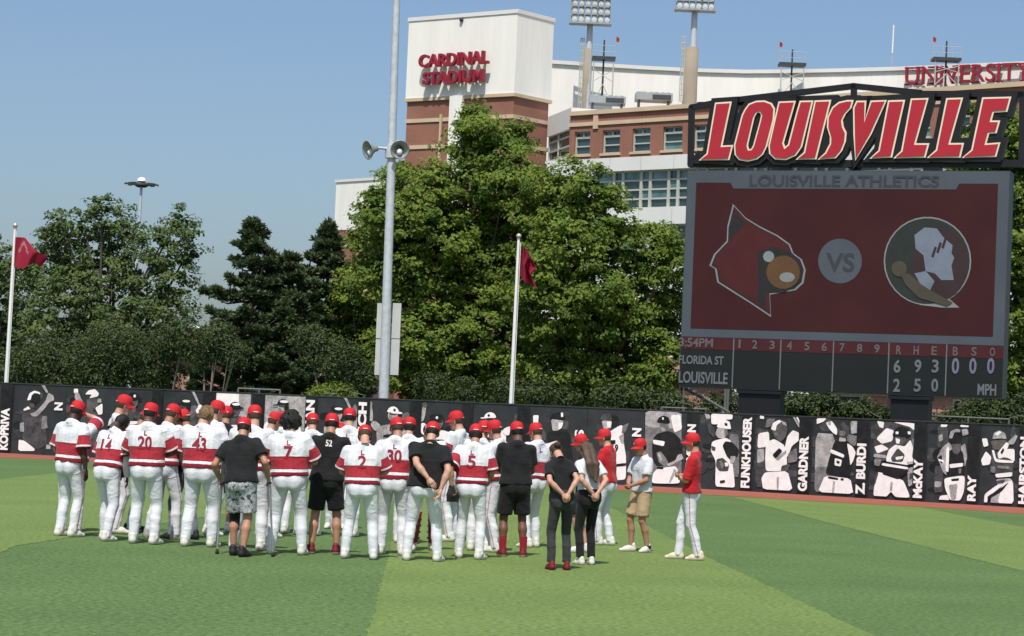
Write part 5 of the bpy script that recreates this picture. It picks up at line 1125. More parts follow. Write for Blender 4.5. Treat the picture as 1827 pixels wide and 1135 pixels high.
def capmesh():
    V = []; F = []; n = 20; prof = [(1.0, .028), (1.0, .05), (.985, .075), (.92, .104), (.76, .130), (.50, .146), (.22, .152), (.0, .153)]
    for r_, z in prof:
        for j in range(n):
            a = 2 * math.pi * j / n; sm = 1 + .012 * abs(math.cos(3 * a)) * (r_ > .3); V.append((.090 * r_ * math.cos(a) * sm, -.010 + .105 * r_ * math.sin(a) * sm, z))
    for i in range(len(prof) - 1):
        for j in range(n): F.append((i * n + j, i * n + (j + 1) % n, (i + 1) * n + (j + 1) % n, (i + 1) * n + j))
    nb = len(V)
    for j in range(8): a = 2 * math.pi * j / 8; V.append((.009 * math.cos(a), -.01 + .009 * math.sin(a), .158))
    V.append((0, -.01, .161)); 
    for j in range(8): F.append((nb + j, nb + (j + 1) % 8, nb + 8, nb + 8))
    return np.array(V), np.array(F)
CAPV, CAPF = capmesh()
def brimmesh():
    V = []; F = []; nu, nv = 12, 5
    for side in (0, 1):
        for j in range(nv + 1):
            for i in range(nu + 1):
                a = math.pi * (.5 + (i / nu - .5) * .92); ro = 1 + (j / nv) * (.70 * (math.sin(a) ** .8))
                x = .091 * math.cos(a) * (1 + .05 * j / nv); y = -.010 + .106 * math.sin(a) * ro
                V.append((x, y, .032 - .016 * (j / nv) - 3.2 * x * x * (j / nv + .15) + (.006 if side == 0 else 0)))
    m = (nu + 1) * (nv + 1)
    for j in range(nv):
        for i in range(nu):
            q = (j * (nu + 1) + i, j * (nu + 1) + i + 1, (j + 1) * (nu + 1) + i + 1, (j + 1) * (nu + 1) + i); F.append(q[::-1]); F.append(tuple(m + x for x in q))
    for i in range(nu): q = nv * (nu + 1) + i; F.append((q, q + 1, m + q + 1, m + q))
    return np.array(V), np.array(F)
BRV, BRF = brimmesh()
def shoemesh():
    g = Grid((-.07, -.11, -.012), (.07, .22, .15), .0105)
    g.cap((0, -.045, .035), (.004, .06, .036), .041, .045, .03); g.cap((.004, .06, .032), (.008, .148, .022), .045, .036, .03, ((0, 0, 1), .8)); g.cap((0, -.04, .05), (0, -.035, .10), .043, .042, .03); g.cap((0, 0, .07), (.004, .09, .045), .034, .03, .03)
    g.plane((0, 0, .0), (0, 0, -1)); v, f = g.nets(); c = v[f].mean(1)
    return v, f, np.where(c[:, 2] < .022, 1, 0)
SHV, SHF, SHM = shoemesh()
def handmesh(curl):
    mb = MB(); rings = [(0, .026, .019), (.03, .035, .017), (.065, .041, .015), (.094, .038, .012)]; n = 10
    vs = [(rx * math.cos(2 * math.pi * j / n), ry * math.sin(2 * math.pi * j / n), z) for z, rx, ry in rings for j in range(n)]
    mb.add(vs, [(i * n + j, i * n + (j + 1) % n, (i + 1) * n + (j + 1) % n, (i + 1) * n + j) for i in range(3) for j in range(n)] + [list(range(n))[::-1], list(range(3 * n, 4 * n))], 0, True)
    for x, L, z0 in ((-.029, .060, .084), (-.010, .076, .090), (.010, .081, .091), (.028, .070, .087)):
        p = np.array([x, 0, z0 - .012]); pts = [p]; a = curl * .5
        for q, fr in enumerate((.48, .3, .24)):
            p = p + L * fr * np.array([x * .6, -math.sin(a), math.cos(a)]) + (np.array([0, 0, .012]) if q == 0 else 0); pts.append(p); a += curl
        mb.path(pts, [.0098, .009, .008, .006], 6)
    mb.path([(.022, 0, .018), (.043, -.012, .045), (.050, -.024, .070), (.044, -.034, .090)], [.014, .0115, .010, .007], 6)
    return np.array(mb.v), [list(f) for f in mb.f]
HAND = {'relax': handmesh(.38), 'fist': handmesh(1.05), 'flat': handmesh(.12)}

# ---- cloth and skin materials
SKIN = {k: [mat('skin_' + k, c, .5, .06, 9, spec=.35)] for k, c in (('light', (.50, .275, .195)), ('tan', (.40, .205, .13)), ('brown', (.145, .068, .042)), ('dark', (.062, .032, .022)))}
for k in SKIN: SKIN[k] += [mat('eye_dark', (.02, .015, .012), .3), mat('lip_' + k, tuple(np.array(MATS['skin_' + k].node_tree.nodes['Principled BSDF'].inputs['Base Color'].default_value[:3]) * 0 + {'light': (.40, .16, .13), 'tan': (.30, .12, .09), 'brown': (.11, .045, .035), 'dark': (.06, .03, .025)}[k]), .5), mat('brow_dark', (.03, .02, .014), .8)]
HAIRM = {'black': mat('hair_black', (.012, .010, .009), .55, .3, 30, .5, 120), 'brown': mat('hair_brown', (.065, .038, .022), .55, .3, 30, .5, 120), 'blond': mat('hair_blond', (.17, .10, .045), .55, .3, 30, .5, 120), 'long': mat('hair_long_brown', (.085, .055, .036), .5, .35, 22, .6, 90, stretch=(1, 1, .12))}
m_cap = mat('cap_red', (.50, .018, .022), .75, .05, 20, vary2=.05, scale2=120)
m_whitecap = mat('cap_white', (.75, .72, .70), .7)
m_pants = None
def fold_bump(m):
    if m.get('folds'): return m
    m['folds'] = 1; nt = m.node_tree; b = nt.nodes['Principled BSDF']; old = b.inputs['Normal'].links[0].from_node if b.inputs['Normal'].links else None
    tc = nd(nt, 'ShaderNodeTexCoord'); mp = nd(nt, 'ShaderNodeMapping'); mp.inputs['Scale'].default_value = (3.2, 3.2, 5.5); nt.links.new(tc.outputs['Object'], mp.inputs[0])
    n = nd(nt, 'ShaderNodeTexNoise'); n.inputs['Scale'].default_value = 1.6; n.inputs['Detail'].default_value = 2.5; n.inputs['Distortion'].default_value = 1.2; n.noise_type = 'RIDGED_MULTIFRACTAL' if 'RIDGED_MULTIFRACTAL' in [i.identifier for i in n.bl_rna.properties['noise_type'].enum_items] else 'FBM'
    nt.links.new(mp.outputs[0], n.inputs['Vector'])
    bp = nd(nt, 'ShaderNodeBump'); bp.inputs['Strength'].default_value = .42; bp.inputs['Distance'].default_value = .026; nt.links.new(n.outputs['Fac'], bp.inputs['Height'])
    if old: nt.links.new(old.outputs[0], bp.inputs['Normal'])
    nt.links.new(bp.outputs[0], b.inputs['Normal']); return m
def cloth(name, rgb, vary=.04, rough=.85, bump=.25, sc=9): return fold_bump(mat(name, rgb, rough, vary, sc, bump, 38, spec=.2, sheen=.1))
m_blk = cloth('cloth_black', (.013, .013, .014), .2); m_red = cloth('cloth_red', (.44, .014, .02), .06); m_wht = cloth('cloth_white', (.60, .60, .63)); m_char = cloth('cloth_charcoal', (.035, .037, .037), .12)
m_grey = cloth('cloth_bluegrey', (.17, .20, .24), .1); m_khaki = cloth('cloth_khaki', (.40, .29, .17), .06); m_redlin = cloth('cloth_dark_red', (.26, .012, .02), .1)
m_glove = cloth('leather_black', (.02, .017, .015), .2, .5)
m_undr = cloth('cloth_undersleeve', (.60, .60, .60), .05)
def camo():
    m = mat('cloth_camo', (.4, .4, .4), .85, .01, 1.0, .2, 40); nt = m.node_tree; b = nt.nodes['Principled BSDF']
    tc = nd(nt, 'ShaderNodeTexCoord'); n = nd(nt, 'ShaderNodeTexNoise'); n.inputs['Scale'].default_value = 15; n.inputs['Detail'].default_value = 3; nt.links.new(tc.outputs['Object'], n.inputs[0])
    cr_ = nd(nt, 'ShaderNodeValToRGB'); cr_.color_ramp.interpolation = 'CONSTANT'; el = cr_.color_ramp.elements
    el[0].position = 0; el[0].color = (.06, .065, .07, 1); el[1].position = .42; el[1].color = (.42, .43, .44, 1)
    for p_, c in ((.5, (.25, .26, .27)), (.56, (.52, .53, .54)), (.64, (.14, .15, .16))): e = el.new(p_); e.color = (*c, 1)
    nt.links.new(n.outputs['Fac'], cr_.inputs[0]); nt.links.new(cr_.outputs[0], b.inputs['Base Color']); return m
m_camo = camo()
def mathn(nt, op, a, b=None, c=None):
    n = nd(nt, 'ShaderNodeMath', operation=op)
    for i, x in enumerate((a, b, c)):
        if x is None: continue
        if hasattr(x, 'links') or hasattr(x, 'is_linked'): nt.links.new(x, n.inputs[i])
        else: n.inputs[i].default_value = x
    return n.outputs[0]
def rampc(nt, fac, stops):
    r_ = nd(nt, 'ShaderNodeValToRGB'); r_.color_ramp.interpolation = 'CONSTANT'; el = r_.color_ramp.elements
    el[0].position = stops[0][0]; el[0].color = (*stops[0][1], 1); el[1].position = stops[1][0]; el[1].color = (*stops[1][1], 1)
    for p_, c in stops[2:]: e = el.new(p_); e.color = (*c, 1)
    nt.links.new(fac, r_.inputs[0]); return r_.outputs[0]
def jersey_material():
    m = cloth('cloth_jersey', (.6, .6, .62)); nt = m.node_tree; b = nt.nodes['Principled BSDF']
    for l in list(b.inputs['Base Color'].links): nt.links.remove(l)
    W_, Rd, Dk = (.67, .67, .695), (.36, .026, .04), (.20, .010, .022)
    A = {k: nd(nt, 'ShaderNodeAttribute', attribute_name=k).outputs['Fac'] for k in ('tz', 'sl', 'sd')}
    nz = nd(nt, 'ShaderNodeTexNoise'); nz.inputs['Scale'].default_value = 7; tc = nd(nt, 'ShaderNodeTexCoord'); nt.links.new(tc.outputs['Object'], nz.inputs[0])
    tz = mathn(nt, 'ADD', A['tz'], mathn(nt, 'MULTIPLY', mathn(nt, 'SUBTRACT', nz.outputs['Fac'], .5), .035))
    body = rampc(nt, tz, [(0, Dk), (.10, W_), (.165, Dk), (.185, Rd), (.445, Dk), (.465, W_)])
    slv = rampc(nt, A['sl'], [(0, W_), (.34, Dk), (.37, Rd), (.83, W_), (.92, Dk)])
    mx = nd(nt, 'ShaderNodeMix', data_type='RGBA'); nt.links.new(mathn(nt, 'GREATER_THAN', A['sd'], 0.012), mx.inputs[0]); nt.links.new(body, mx.inputs[6]); nt.links.new(slv, mx.inputs[7])
    # faint faded print inside the red band
    wv = nd(nt, 'ShaderNodeTexWave'); wv.inputs['Scale'].default_value = 5; wv.inputs['Distortion'].default_value = 3; nt.links.new(tc.outputs['Object'], wv.inputs[0])
    sc_ = nd(nt, 'ShaderNodeVectorMath', operation='SCALE'); nt.links.new(mx.outputs[2], sc_.inputs[0]); nt.links.new(mathn(nt, 'ADD', mathn(nt, 'MULTIPLY', wv.outputs['Fac'], .10), .95), sc_.inputs['Scale'])
    nt.links.new(sc_.outputs[0], b.inputs['Base Color']); return m
def pants_material():
    m = cloth('cloth_baseball_trousers', (.655, .665, .70)); nt = m.node_tree; b = nt.nodes['Principled BSDF']; src = b.inputs['Base Color'].links[0].from_socket
    a = nd(nt, 'ShaderNodeAttribute', attribute_name='pipe').outputs['Fac']
    mx = nd(nt, 'ShaderNodeMix', data_type='RGBA'); nt.links.new(mathn(nt, 'LESS_THAN', mathn(nt, 'ABSOLUTE', a), .0075), mx.inputs[0]); nt.links.new(src, mx.inputs[6]); mx.inputs[7].default_value = (.46, .22, .25, 1)
    nt.links.new(mx.outputs[2], b.inputs['Base Color']); return m
m_jersey = jersey_material(); m_pants = pants_material()
m_shoew = mat('shoe_white', (.62, .60, .54), .6, .08, 14); m_shoec = mat('shoe_cream', (.62, .52, .36), .6, .08, 14); m_shoek = mat('shoe_black', (.018, .018, .02), .6, .2, 14); m_shoer = mat('shoe_red', (.16, .012, .018), .6, .2, 14)
m_sole = mat('sole_white', (.66, .63, .56), .7, .05, 20); m_solek = mat('sole_black', (.02, .02, .02), .7)
SHOES = {'white': (m_shoew, m_sole), 'cream': (m_shoec, m_sole), 'black': (m_shoek, m_solek), 'redk': (m_shoer, m_sole), 'redb': (m_shoer, m_shoer), 'grey': (mat('shoe_grey', (.30, .29, .28), .6, .2, 14), m_sole)}

ARMS = {  # wrist target for the RIGHT arm in the upright torso frame, elbow hint, thumb hint, hand pose
    'down': ((.255, .04, .875), (.25, -1, 0), (0, 1, 0), 'relax'), 'front': ((.05, .235, 1.055), (1, -.55, -.3), (0, .4, 1), 'fist'), 'back': ((.035, -.205, 1.00), (1, -.5, .2), (0, -.3, -1), 'fist'),
    'crossR': ((.08, .21, 1.13), (1, -.3, -.25), (0, .2, 1), 'fist'), 'crossL': ((.07, .20, 1.10), (1, -.3, -.25), (0, .2, 1), 'fist'), 'foldR': ((-.02, .19, 1.185), (1.1, -.35, -.7), (0, .2, 1), 'fist'), 'foldL': ((-.02, .165, 1.14), (1.1, -.35, -.7), (0, .2, 1), 'fist'), 'bent': ((.17, .26, 1.06), (.5, -1, -.3), (-.6, .2, 1), 'fist'),
    'cap': ((.105, .125, 1.665), (1, .35, -.3), (-.6, .6, .3), 'fist'), 'pocket': ((.235, -.12, .93), (.6, -1, 0), (0, 0, 1), 'fist'), 'hug': ((.43, .06, 1.36), (.3, -.3, -1), (0, .5, 1), 'flat'), 'crutch': ((.31, .12, 1.0), (.5, -1, 0), (0, 1, .2), 'fist'), 'low': ((.20, .16, .90), (.6, -1, 0), (-.4, .5, .4), 'relax')}
def unit(v): v = np.asarray(v, float); return v / (np.linalg.norm(v) + 1e-9)
def ik(S, Wt, a, b, pole):
    d = Wt - S; L = np.linalg.norm(d)
    if L > (a + b) * .995: Wt = S + d / L * (a + b) * .995; d = Wt - S; L = np.linalg.norm(d)
    u = d / L; x = (a * a - b * b + L * L) / (2 * L); h = math.sqrt(max(a * a - x * x, 1e-6)); p = np.asarray(pole, float); p = p - u * (p @ u); p = unit(p)
    return S + u * x + p * h, Wt
def mesh_join(name, parts, mats, smooth=True):
    """parts: (verts, faces (lists), material index or array)"""
    me = bpy.data.meshes.new(name); V = []; F = []; MI = []; n = 0
    for v, f, m in parts:
        V.append(np.asarray(v)); F += [[int(i) + n for i in q] for q in (f.tolist() if hasattr(f, 'tolist') else f)]; MI += (list(map(int, m)) if hasattr(m, '__len__') else [m] * len(f)); n += len(v)
    F = [q if len(set(q)) == len(q) else list(dict.fromkeys(q)) for q in F]
    me.from_pydata(np.concatenate(V).tolist(), [], F)
    for mm in mats: me.materials.append(mm)
    me.polygons.foreach_set('material_index', MI); me.polygons.foreach_set('use_smooth', [smooth] * len(F)); me.update(); return me
def rotm(ax, a):
    return np.array(Matrix.Rotation(a, 3, ax))
NP = [0]
def person(label, px, py, ytop, face=0, w=1.0, lean=0., side=0., hp=10., hy=0., arms=('down', 'down'), stance=.28, stride=0., top='jersey', bot='pants', skin='light', hair=('short', 'brown'), capm='red', shoe='white', num=None, letter=True, under=(), glove=None, socks=None, cat='person', group='players and staff gathered in the outfield', female=False, h=.0165, toe=8, dH=0.0, sox=None, neckz=0.):
    NP[0] += 1; rs = np.random.default_rng(500 + NP[0]); jit = rs.normal(size=8)
    w = w * (1.05 if top == 'jersey' else 1.0); side = side + jit[0] * 1.6; stride = stride if stride else jit[1] * .12; toe = toe + jit[2] * 6; stance = stance * (1 + .13 * float(np.clip(jit[3], -1.5, 1.5))); hy = hy + jit[4] * 6
    base = gnd(px, py); d = 4000 * EYE / (py - hor(px)); ztop = EYE - (ytop - hor(px)) * d / 4000
    th, ps = math.radians(lean), math.radians(side); hpr = math.radians(hp + lean * .6)
    s = (ztop - (.032 if capm else 0.0)) / (.95 + .835 * math.cos(th) - .05 * (1 - math.cos(hpr)) - .02 * math.sin(hpr)) + dH
    s = min(max(s, .86), 1.10)
    root = thing('person', base, -math.radians(face), label, cat, group)
    hipc = np.array([0, -.06 * math.sin(th), .95]); Rt = rotm('Y', -ps) @ rotm('X', -th)
    def tp(p): return Rt @ (np.asarray(p, float) - np.array([0, 0, .95])) + hipc
    def itp(v): return (v - hipc) @ Rt + np.array([0, 0, .95])
    def emit(name, v, f, mats, parent, attrs=None, mi=None): return link(name, mesh_np(name, v * s, f, mats, True, attrs, mi), parent)
    sw = .185 * w * (.90 if female else 1.0); hw = .088 * w
    # legs
    feet = []; knees = []; hips = []
    for sx in (-1, 1):
        f0 = np.array([sx * stance / 2, (stride if sx > 0 else -stride) * .5, .085]); hp0 = np.array([sx * hw, hipc[1], .93])
        kn, f0 = ik(hp0, f0, .435, .43, (sx * .12, 1, 0)); feet.append(f0); knees.append(kn); hips.append(hp0)
    # arms
    sh = []; el = []; wr = []; hd = []
    for i, sx in enumerate((-1, 1)):
        a = arms[i]; tgt, pole, thumb, hpz = ARMS[a] if isinstance(a, str) else a
        S = tp((sx * sw, -.005, 1.425 + sx * .008 * jit[5])); Wt = tp((sx * tgt[0] * (w if abs(tgt[0]) > .15 else 1), tgt[1] * (1 + .5 * (w - 1)), tgt[2]))
        E, Wt = ik(S, Wt, .29, .255, Rt @ np.array([sx * pole[0], pole[1], pole[2]])); sh.append(S); el.append(E); wr.append(Wt); hd.append((Rt @ np.array([sx * thumb[0], thumb[1], thumb[2]]), hpz))
    nk = tp((0, -.015, 1.50)); hc_ = tp((0, .035 + .09 * math.sin(hpr) * .6, 1.652 - .02 * math.sin(hpr)))
    Rh = Rt @ rotm('Z', -math.radians(hy)) @ rotm('X', -math.radians(hp))
    # ---- skin body
    bare_leg = bot in ('shorts_black', 'shorts_khaki', 'shorts_camo')
    P = np.array(feet + knees + hips + sh + el + wr + [hc_]); g = Grid(P.min(0) - (.19, .2, .1), P.max(0) + (.19, .2, .1), .021)
    fl = (Rt @ np.array([0, 1., 0]), .8)
    g.cap(tp((-.07 * w, -.02, .96)), tp((.07 * w, -.02, .96)), .105 * w, k=.05, flat=fl)
    for sx in (-1, 1): g.cap(tp((sx * .06 * w, 0, 1.0)), tp((sx * .085 * w, 0, 1.34)), .095 * w, .105 * w, .07, fl)
    g.cap(tp((-.14 * w, -.01, 1.41)), tp((.14 * w, -.01, 1.41)), .055, k=.05); g.cap(nk, hc_ + Rh @ np.array([0, -.035, -.10]), .064 * (0.82 if female else 1), .060 * (.82 if female else 1), .04)
    for i in (0, 1):
        g.cap(sh[i], el[i], .052 * w, .040 * w, .025); g.cap(el[i], el[i] * .65 + wr[i] * .35, .040 * w, .043 * w, .015); g.cap(el[i] * .65 + wr[i] * .35, wr[i], .042 * w, .026, .015)
        g.cap(hips[i], knees[i], .086 * w, .056 if bare_leg else .050, .03); cf = knees[i] * .65 + feet[i] * .35 + np.array([0, -.018, 0]); cq = 1.0 if bare_leg else .80; g.cap(knees[i], cf, .053 * cq, .058 * w * cq, .02); g.cap(cf, feet[i], .056 * w * cq, .036, .02)
    bv, bf = g.nets(); parts = [(bv * s, bf, 0)]
    parts.append(((HV @ Rh.T + hc_) * s, HF, HMI))
    for i in (0, 1):
        Z = unit(wr[i] - el[i]); X = unit(hd[i][0] - Z * (hd[i][0] @ Z)); Yv = np.cross(Z, X); hv, hf = HAND[hd[i][1]]
        if i == 0: hv = hv * (1, -1, 1); hf = [q[::-1] for q in hf]
        # right hand: palm (-y of the template) towards the body
        parts.append(((hv[:, :1] * X + hv[:, 1:2] * Yv + hv[:, 2:] * Z + wr[i] - Z * .012) * s, hf, 0))
    body = link('body', mesh_join('body', parts, SKIN[skin]), root)
    if hair:
        hv, hf = HAIR[hair[0]]; emit('hair', hv @ Rh.T + hc_, hf, HAIRM[hair[1]], root)
    if capm:
        mc = {'red': m_cap, 'white': m_whitecap}[capm]; co = emit('cap', CAPV @ Rh.T * 1.0 + hc_, CAPF, mc, root); emit('brim', BRV @ Rh.T + hc_, BRF, mc, co)
        lv = np.array([(-.012, .098, .075), (.012, .098, .075), (.012, .094, .098), (-.012, .094, .098), (-.03, -.117, .035), (.03, -.117, .035), (.03, -.117, .043), (-.03, -.117, .043)]); emit('cap_badge', lv @ Rh.T + hc_, np.array([(0, 1, 2, 3), (4, 5, 6, 7)]), m_whitecap, co)
    # ---- trousers / shorts
    if bot:
        sho = bare_leg; P = np.array(feet + knees + hips); g = Grid(np.minimum(P.min(0), hipc - .2) - (.15, .12, .04), np.maximum(P.max(0), hipc + .2) + (.15, .12, .0) + (0, 0, .02), h)
        g.cap(tp((-.065 * w, -.012, 1.03)), tp((.065 * w, -.012, 1.03)), .122 * w, k=.05, flat=(Rt @ np.array([0, 1., 0]), .86)); g.cap((-.07 * w, hipc[1] - .012, .95), (.07 * w, hipc[1] - .012, .95), .122 * w * (1.07 if female else 1), k=.05, flat=(np.array([0, 1., 0]), .9))
        for i, sx in enumerate((-1, 1)):
            g.cap((sx * .068 * w, hipc[1] - .062, .915), (sx * .066 * w, hipc[1] - .058, .88), .080 * w, k=.035)
            if sho:
                e_ = hips[i] + (knees[i] - hips[i]) * .86; dn = unit(knees[i] - hips[i]); g.cap(hips[i], knees[i], .112 * w, .104 * w, .018, cut=(e_, dn))
            else:
                tight = {'leggings': 1.0, 'trousers': 1.04}.get(bot, 1.0); g.cap(hips[i], knees[i], .100 * w * (.98 if female else 1), .069 * w * tight, .014)
                e_ = feet[i] + np.array([0, 0, -.035 if bot not in ('leggings', 'trousers') else .02]); bk = np.array([0, -.012, 0])
                g.cap(knees[i], feet[i] * .45 + knees[i] * .55 + bk, .066 * w * tight, .064 * w * tight, .012); g.cap(feet[i] * .45 + knees[i] * .55 + bk, feet[i] + np.array([0, .005, -.06]), .064 * w * tight, .059 * (tight if tight < 1 else 1.0), .012, cut=(e_, (0, 0, -1)))
        X, Y, Z = g.ax[0][:, None, None], g.ax[1][None, :, None], g.ax[2][None, None, :]
        amp = {'leggings': .001, 'trousers': .0022}.get(bot, .0020); ph = rs.random(8) * 6.28
        wz = np.clip((.86 - Z) * 4, .25, 1.0)
        g.a = g.a + (amp * wz * (np.sin(44 * Z + 15 * X * np.sin(ph[0]) + 9 * Y + 2.2 * np.sin(11 * X + 7 * Z + ph[1]) + ph[2]) * .7 + np.sin(27 * Z - 24 * X + 13 * Y + ph[3]) * .6 + np.sin(60 * Y + 35 * X + 18 * Z + ph[4]) * .35)).astype(np.float32)
        g.plane(tp((0, 0, 1.075)), Rt @ np.array([0, 0, 1.]))
        v, f = g.nets(); at_ = {}
        mats_ = {'pants': m_pants, 'shorts_black': m_blk, 'shorts_khaki': m_khaki, 'shorts_camo': m_camo, 'grey': m_grey, 'leggings': m_blk, 'trousers': m_char}[bot]
        if bot == 'pants':
            pipe = np.ones(len(v))
            for i, sx in enumerate((-1, 1)):
                zz = np.array([0, feet[i][2], knees[i][2], hips[i][2], 1.2]); ax_ = np.interp(v[:, 2], zz, [feet[i][0], feet[i][0], knees[i][0], hips[i][0], hips[i][0]]); ay = np.interp(v[:, 2], zz, [feet[i][1], feet[i][1], knees[i][1], hips[i][1], hips[i][1]])
                k = ((v[:, 0] * sx) > 0) & ((v[:, 0] - ax_) * sx > .0); pipe[k] = v[k, 1] - ay[k] - .004
            at_ = {'pipe': pipe}
        emit('shorts' if sho else 'trousers', v, f, mats_, root, at_)
    # ---- shirt
    col = {'jersey': m_jersey, 'tee': m_blk, 'vest': m_blk, 'polo': m_blk, 'polo_white': m_wht, 'tee_white': m_wht, 'jacket': m_red, 'redtee': m_red}[top]
    sl_len = {'jersey': .90, 'tee': .66, 'vest': .16, 'polo': .66, 'polo_white': .74, 'tee_white': .72, 'jacket': .97, 'redtee': .66}[top]; loose = {'jacket': 1.06, 'tee_white': 1.0, 'jersey': 1.03}.get(top, 1.0)
    ue = [sh[i] + (el[i] - sh[i]) * sl_len for i in (0, 1)]
    P = np.array([tp((sx * .16, y, z)) for sx in (-1, 1) for y in (-.12, .12) for z in (.93, 1.5)] + sh + ue)
    lo, hi = P.min(0) - .10, P.max(0) + .10; gt = Grid(lo, hi, h); ga = Grid(lo, hi, h); q = w * loose * (.90 if female else 1)
    fl = (Rt @ np.array([0, 1., 0]), .86)
    gt.cap(tp((-.07 * q, -.016, .94)), tp((.07 * q, -.016, .94)), (.132 if top in ('jersey', 'jacket') else .142) * q, k=.05, flat=fl)
    for sx in (-1, 1): gt.cap(tp((sx * .066 * q, -.005, .96)), tp((sx * .088 * q, -.004, 1.33)), .126 * q, .124 * q, .07, fl)
    gt.cap(tp((-.115 * q, -.012, 1.405)), tp((.115 * q, -.012, 1.405)), .073, k=.05)
    gt.cap(tp((0, -.030, 1.505)), tp((-.13, -.014, 1.425)), .064, .056, .05); gt.cap(tp((0, -.030, 1.505)), tp((.13, -.014, 1.425)), .064, .056, .05)
    if female:
        for sx in (-1, 1): gt.cap(tp((sx * .065, .085, 1.27)), tp((sx * .065, .09, 1.26)), .065, k=.05)
    X, Y, Z = gt.ax[0][:, None, None], gt.ax[1][None, :, None], gt.ax[2][None, None, :]; ph = rs.random(8) * 6.28; am = .0036 if top != 'jacket' else .005
    for i, sx in enumerate((-1, 1)):
        dn = unit(ue[i] - sh[i]); ga.cap(sh[i] - dn * .01, ue[i] + dn * .03, (.071 if not female else .06) * w, (.104 if top == 'jersey' else .084 if top not in ('jacket',) else .076) * w * (.9 if female else 1), .02, cut=(ue[i], dn))
    wr_ = (am * (np.sin(30 * Z + 20 * X * np.sin(ph[0]) + 8 * Y + 1.8 * np.sin(9 * X + ph[1]) + ph[2]) * .65 + np.sin(24 * X + 17 * Z + ph[3]) * .6 + np.sin(42 * X - 20 * Z + 25 * Y + ph[5]) * .3)).astype(np.float32)
    gt.plane(tp((0, 0, .98 if top == 'jersey' else .955 - .03 * (top in ('tee', 'tee_white', 'vest')))), Rt @ np.array([0, 0, -1.])); gt.plane(tp((0, .02, 1.525)), Rt @ unit((0, .35, 1.)))
    k_ = .035; hh = np.clip(.5 + .5 * (gt.a - ga.a) / k_, 0, 1); sd_field = gt.a - ga.a
    full = Grid(lo, hi, h); full.a = gt.a + (ga.a - gt.a) * hh - k_ * hh * (1 - hh) + wr_
    v, f = full.nets(); full.a = sd_field; sd = full.sample(v); L_ = itp(v); tz = np.clip((L_[:, 2] - .98) / .535, 0, 1); sl = np.zeros(len(v))
    for i, sx in enumerate((-1, 1)):
        k = (L_[:, 0] * sx) > 0; a_ = ue[i] - sh[i]; sl[k] = np.clip(((v[k] - sh[i]) @ a_) / (a_ @ a_), 0, 1)
    so_ = emit({'jersey': 'jersey', 'jacket': 'pullover', 'vest': 'vest'}.get(top, 'shirt'), v, f, col, root, {'tz': tz, 'sl': sl, 'sd': sd} if top == 'jersey' else None)
    if top in ('polo_white', 'polo', 'jacket', 'jersey'):
        cm = MB(); n = 16
        rings = [(.070, -.012, 1.49), (.071, -.004, 1.525), (.064, 0.0, 1.535)]; vs = [tp((r_ * math.cos(2 * math.pi * j / n), -.018 + r_ * 1.02 * math.sin(2 * math.pi * j / n), z - .028 * max(0, math.sin(2 * math.pi * j / n)))) for r_, o_, z in rings for j in range(n)]
        cm.add(np.array(vs) * s, [(i * n + j, i * n + (j + 1) % n, (i + 1) * n + (j + 1) % n, (i + 1) * n + j) for i in range(2) for j in range(n)], 0, True); cm.obj('collar', {'jersey': m_wht, 'polo_white': m_wht, 'polo': m_blk, 'jacket': m_red}[top], so_)
    # lettering pressed on the back
    if num or (letter and top == 'jersey'):
        bvh = BVHTree.FromPolygons([Vector(x) for x in v], [list(map(int, q_)) for q_ in f])
        def press(st, cx, z0, wd, ht, m, nm):
            tv, tf = TXT[st]; bm = bmesh.new(); vv = [bm.verts.new((cx + (p[0] - .5) * wd, 0, z0 + p[1] * ht)) for p in tv]
            for q_ in tf:
                try: bm.faces.new([vv[i] for i in q_])
                except ValueError: pass
            for kk in range(1, 6): bmesh.ops.bisect_plane(bm, geom=bm.faces[:] + bm.edges[:] + bm.verts[:], plane_co=(0, 0, z0 + ht * kk / 6), plane_no=(0, 0, 1)); bmesh.ops.bisect_plane(bm, geom=bm.faces[:] + bm.edges[:] + bm.verts[:], plane_co=(cx - wd / 2 + wd * kk / 6, 0, 0), plane_no=(1, 0, 0))
            dr = Rt @ np.array([0, 1., 0])
            for q_ in bm.verts:
                o = tp((q_.co.x, -.45, q_.co.z)); hit = bvh.ray_cast(Vector(o), Vector(dr))
                p = np.array(hit[0]) - dr * .006 if hit[0] is not None else tp((q_.co.x, -.13, q_.co.z)); q_.co = Vector(p * s)
            me = bpy.data.meshes.new(nm); bm.to_mesh(me); bm.free(); me.materials.append(m); link(nm, me, so_)
        if top == 'jersey':
            if letter: press('L', 0, 1.375, .048, .06, m_redlet, 'lettering')
            if num: press(num, 0, 1.20, .085 * len(num) + (.02 if len(num) > 1 else .03), .165, m_redlet, 'number')
        elif num: press(num, 0, 1.37, .085, .085, m_whitecap, 'number')
        else: press('L', 0, 1.40, .04, .05, m_whitecap, 'lettering')
    # shoes and socks
    for i, sx in enumerate((-1, 1)):
        a = -math.radians(sx * toe); Rz = rotm('Z', a); o = np.array([feet[i][0], feet[i][1] + .01, 0.0]); m1, m2 = SHOES[shoe]
        emit('shoe', SHV * (.93 if female else 1.03) @ Rz.T + o, SHF, [m1, m2], root, None, SHM)
        if socks or bare_leg:
            mb = MB(); hgt, sm = socks if socks else (.11, m_blk); mb.tube(o + np.array([0, -.03, .06]), o + np.array([0, -.022, hgt]), .047, .052, 12); mb.v = [tuple(np.array(p) * s) for p in mb.v]; mb.obj('sock', sm, root)
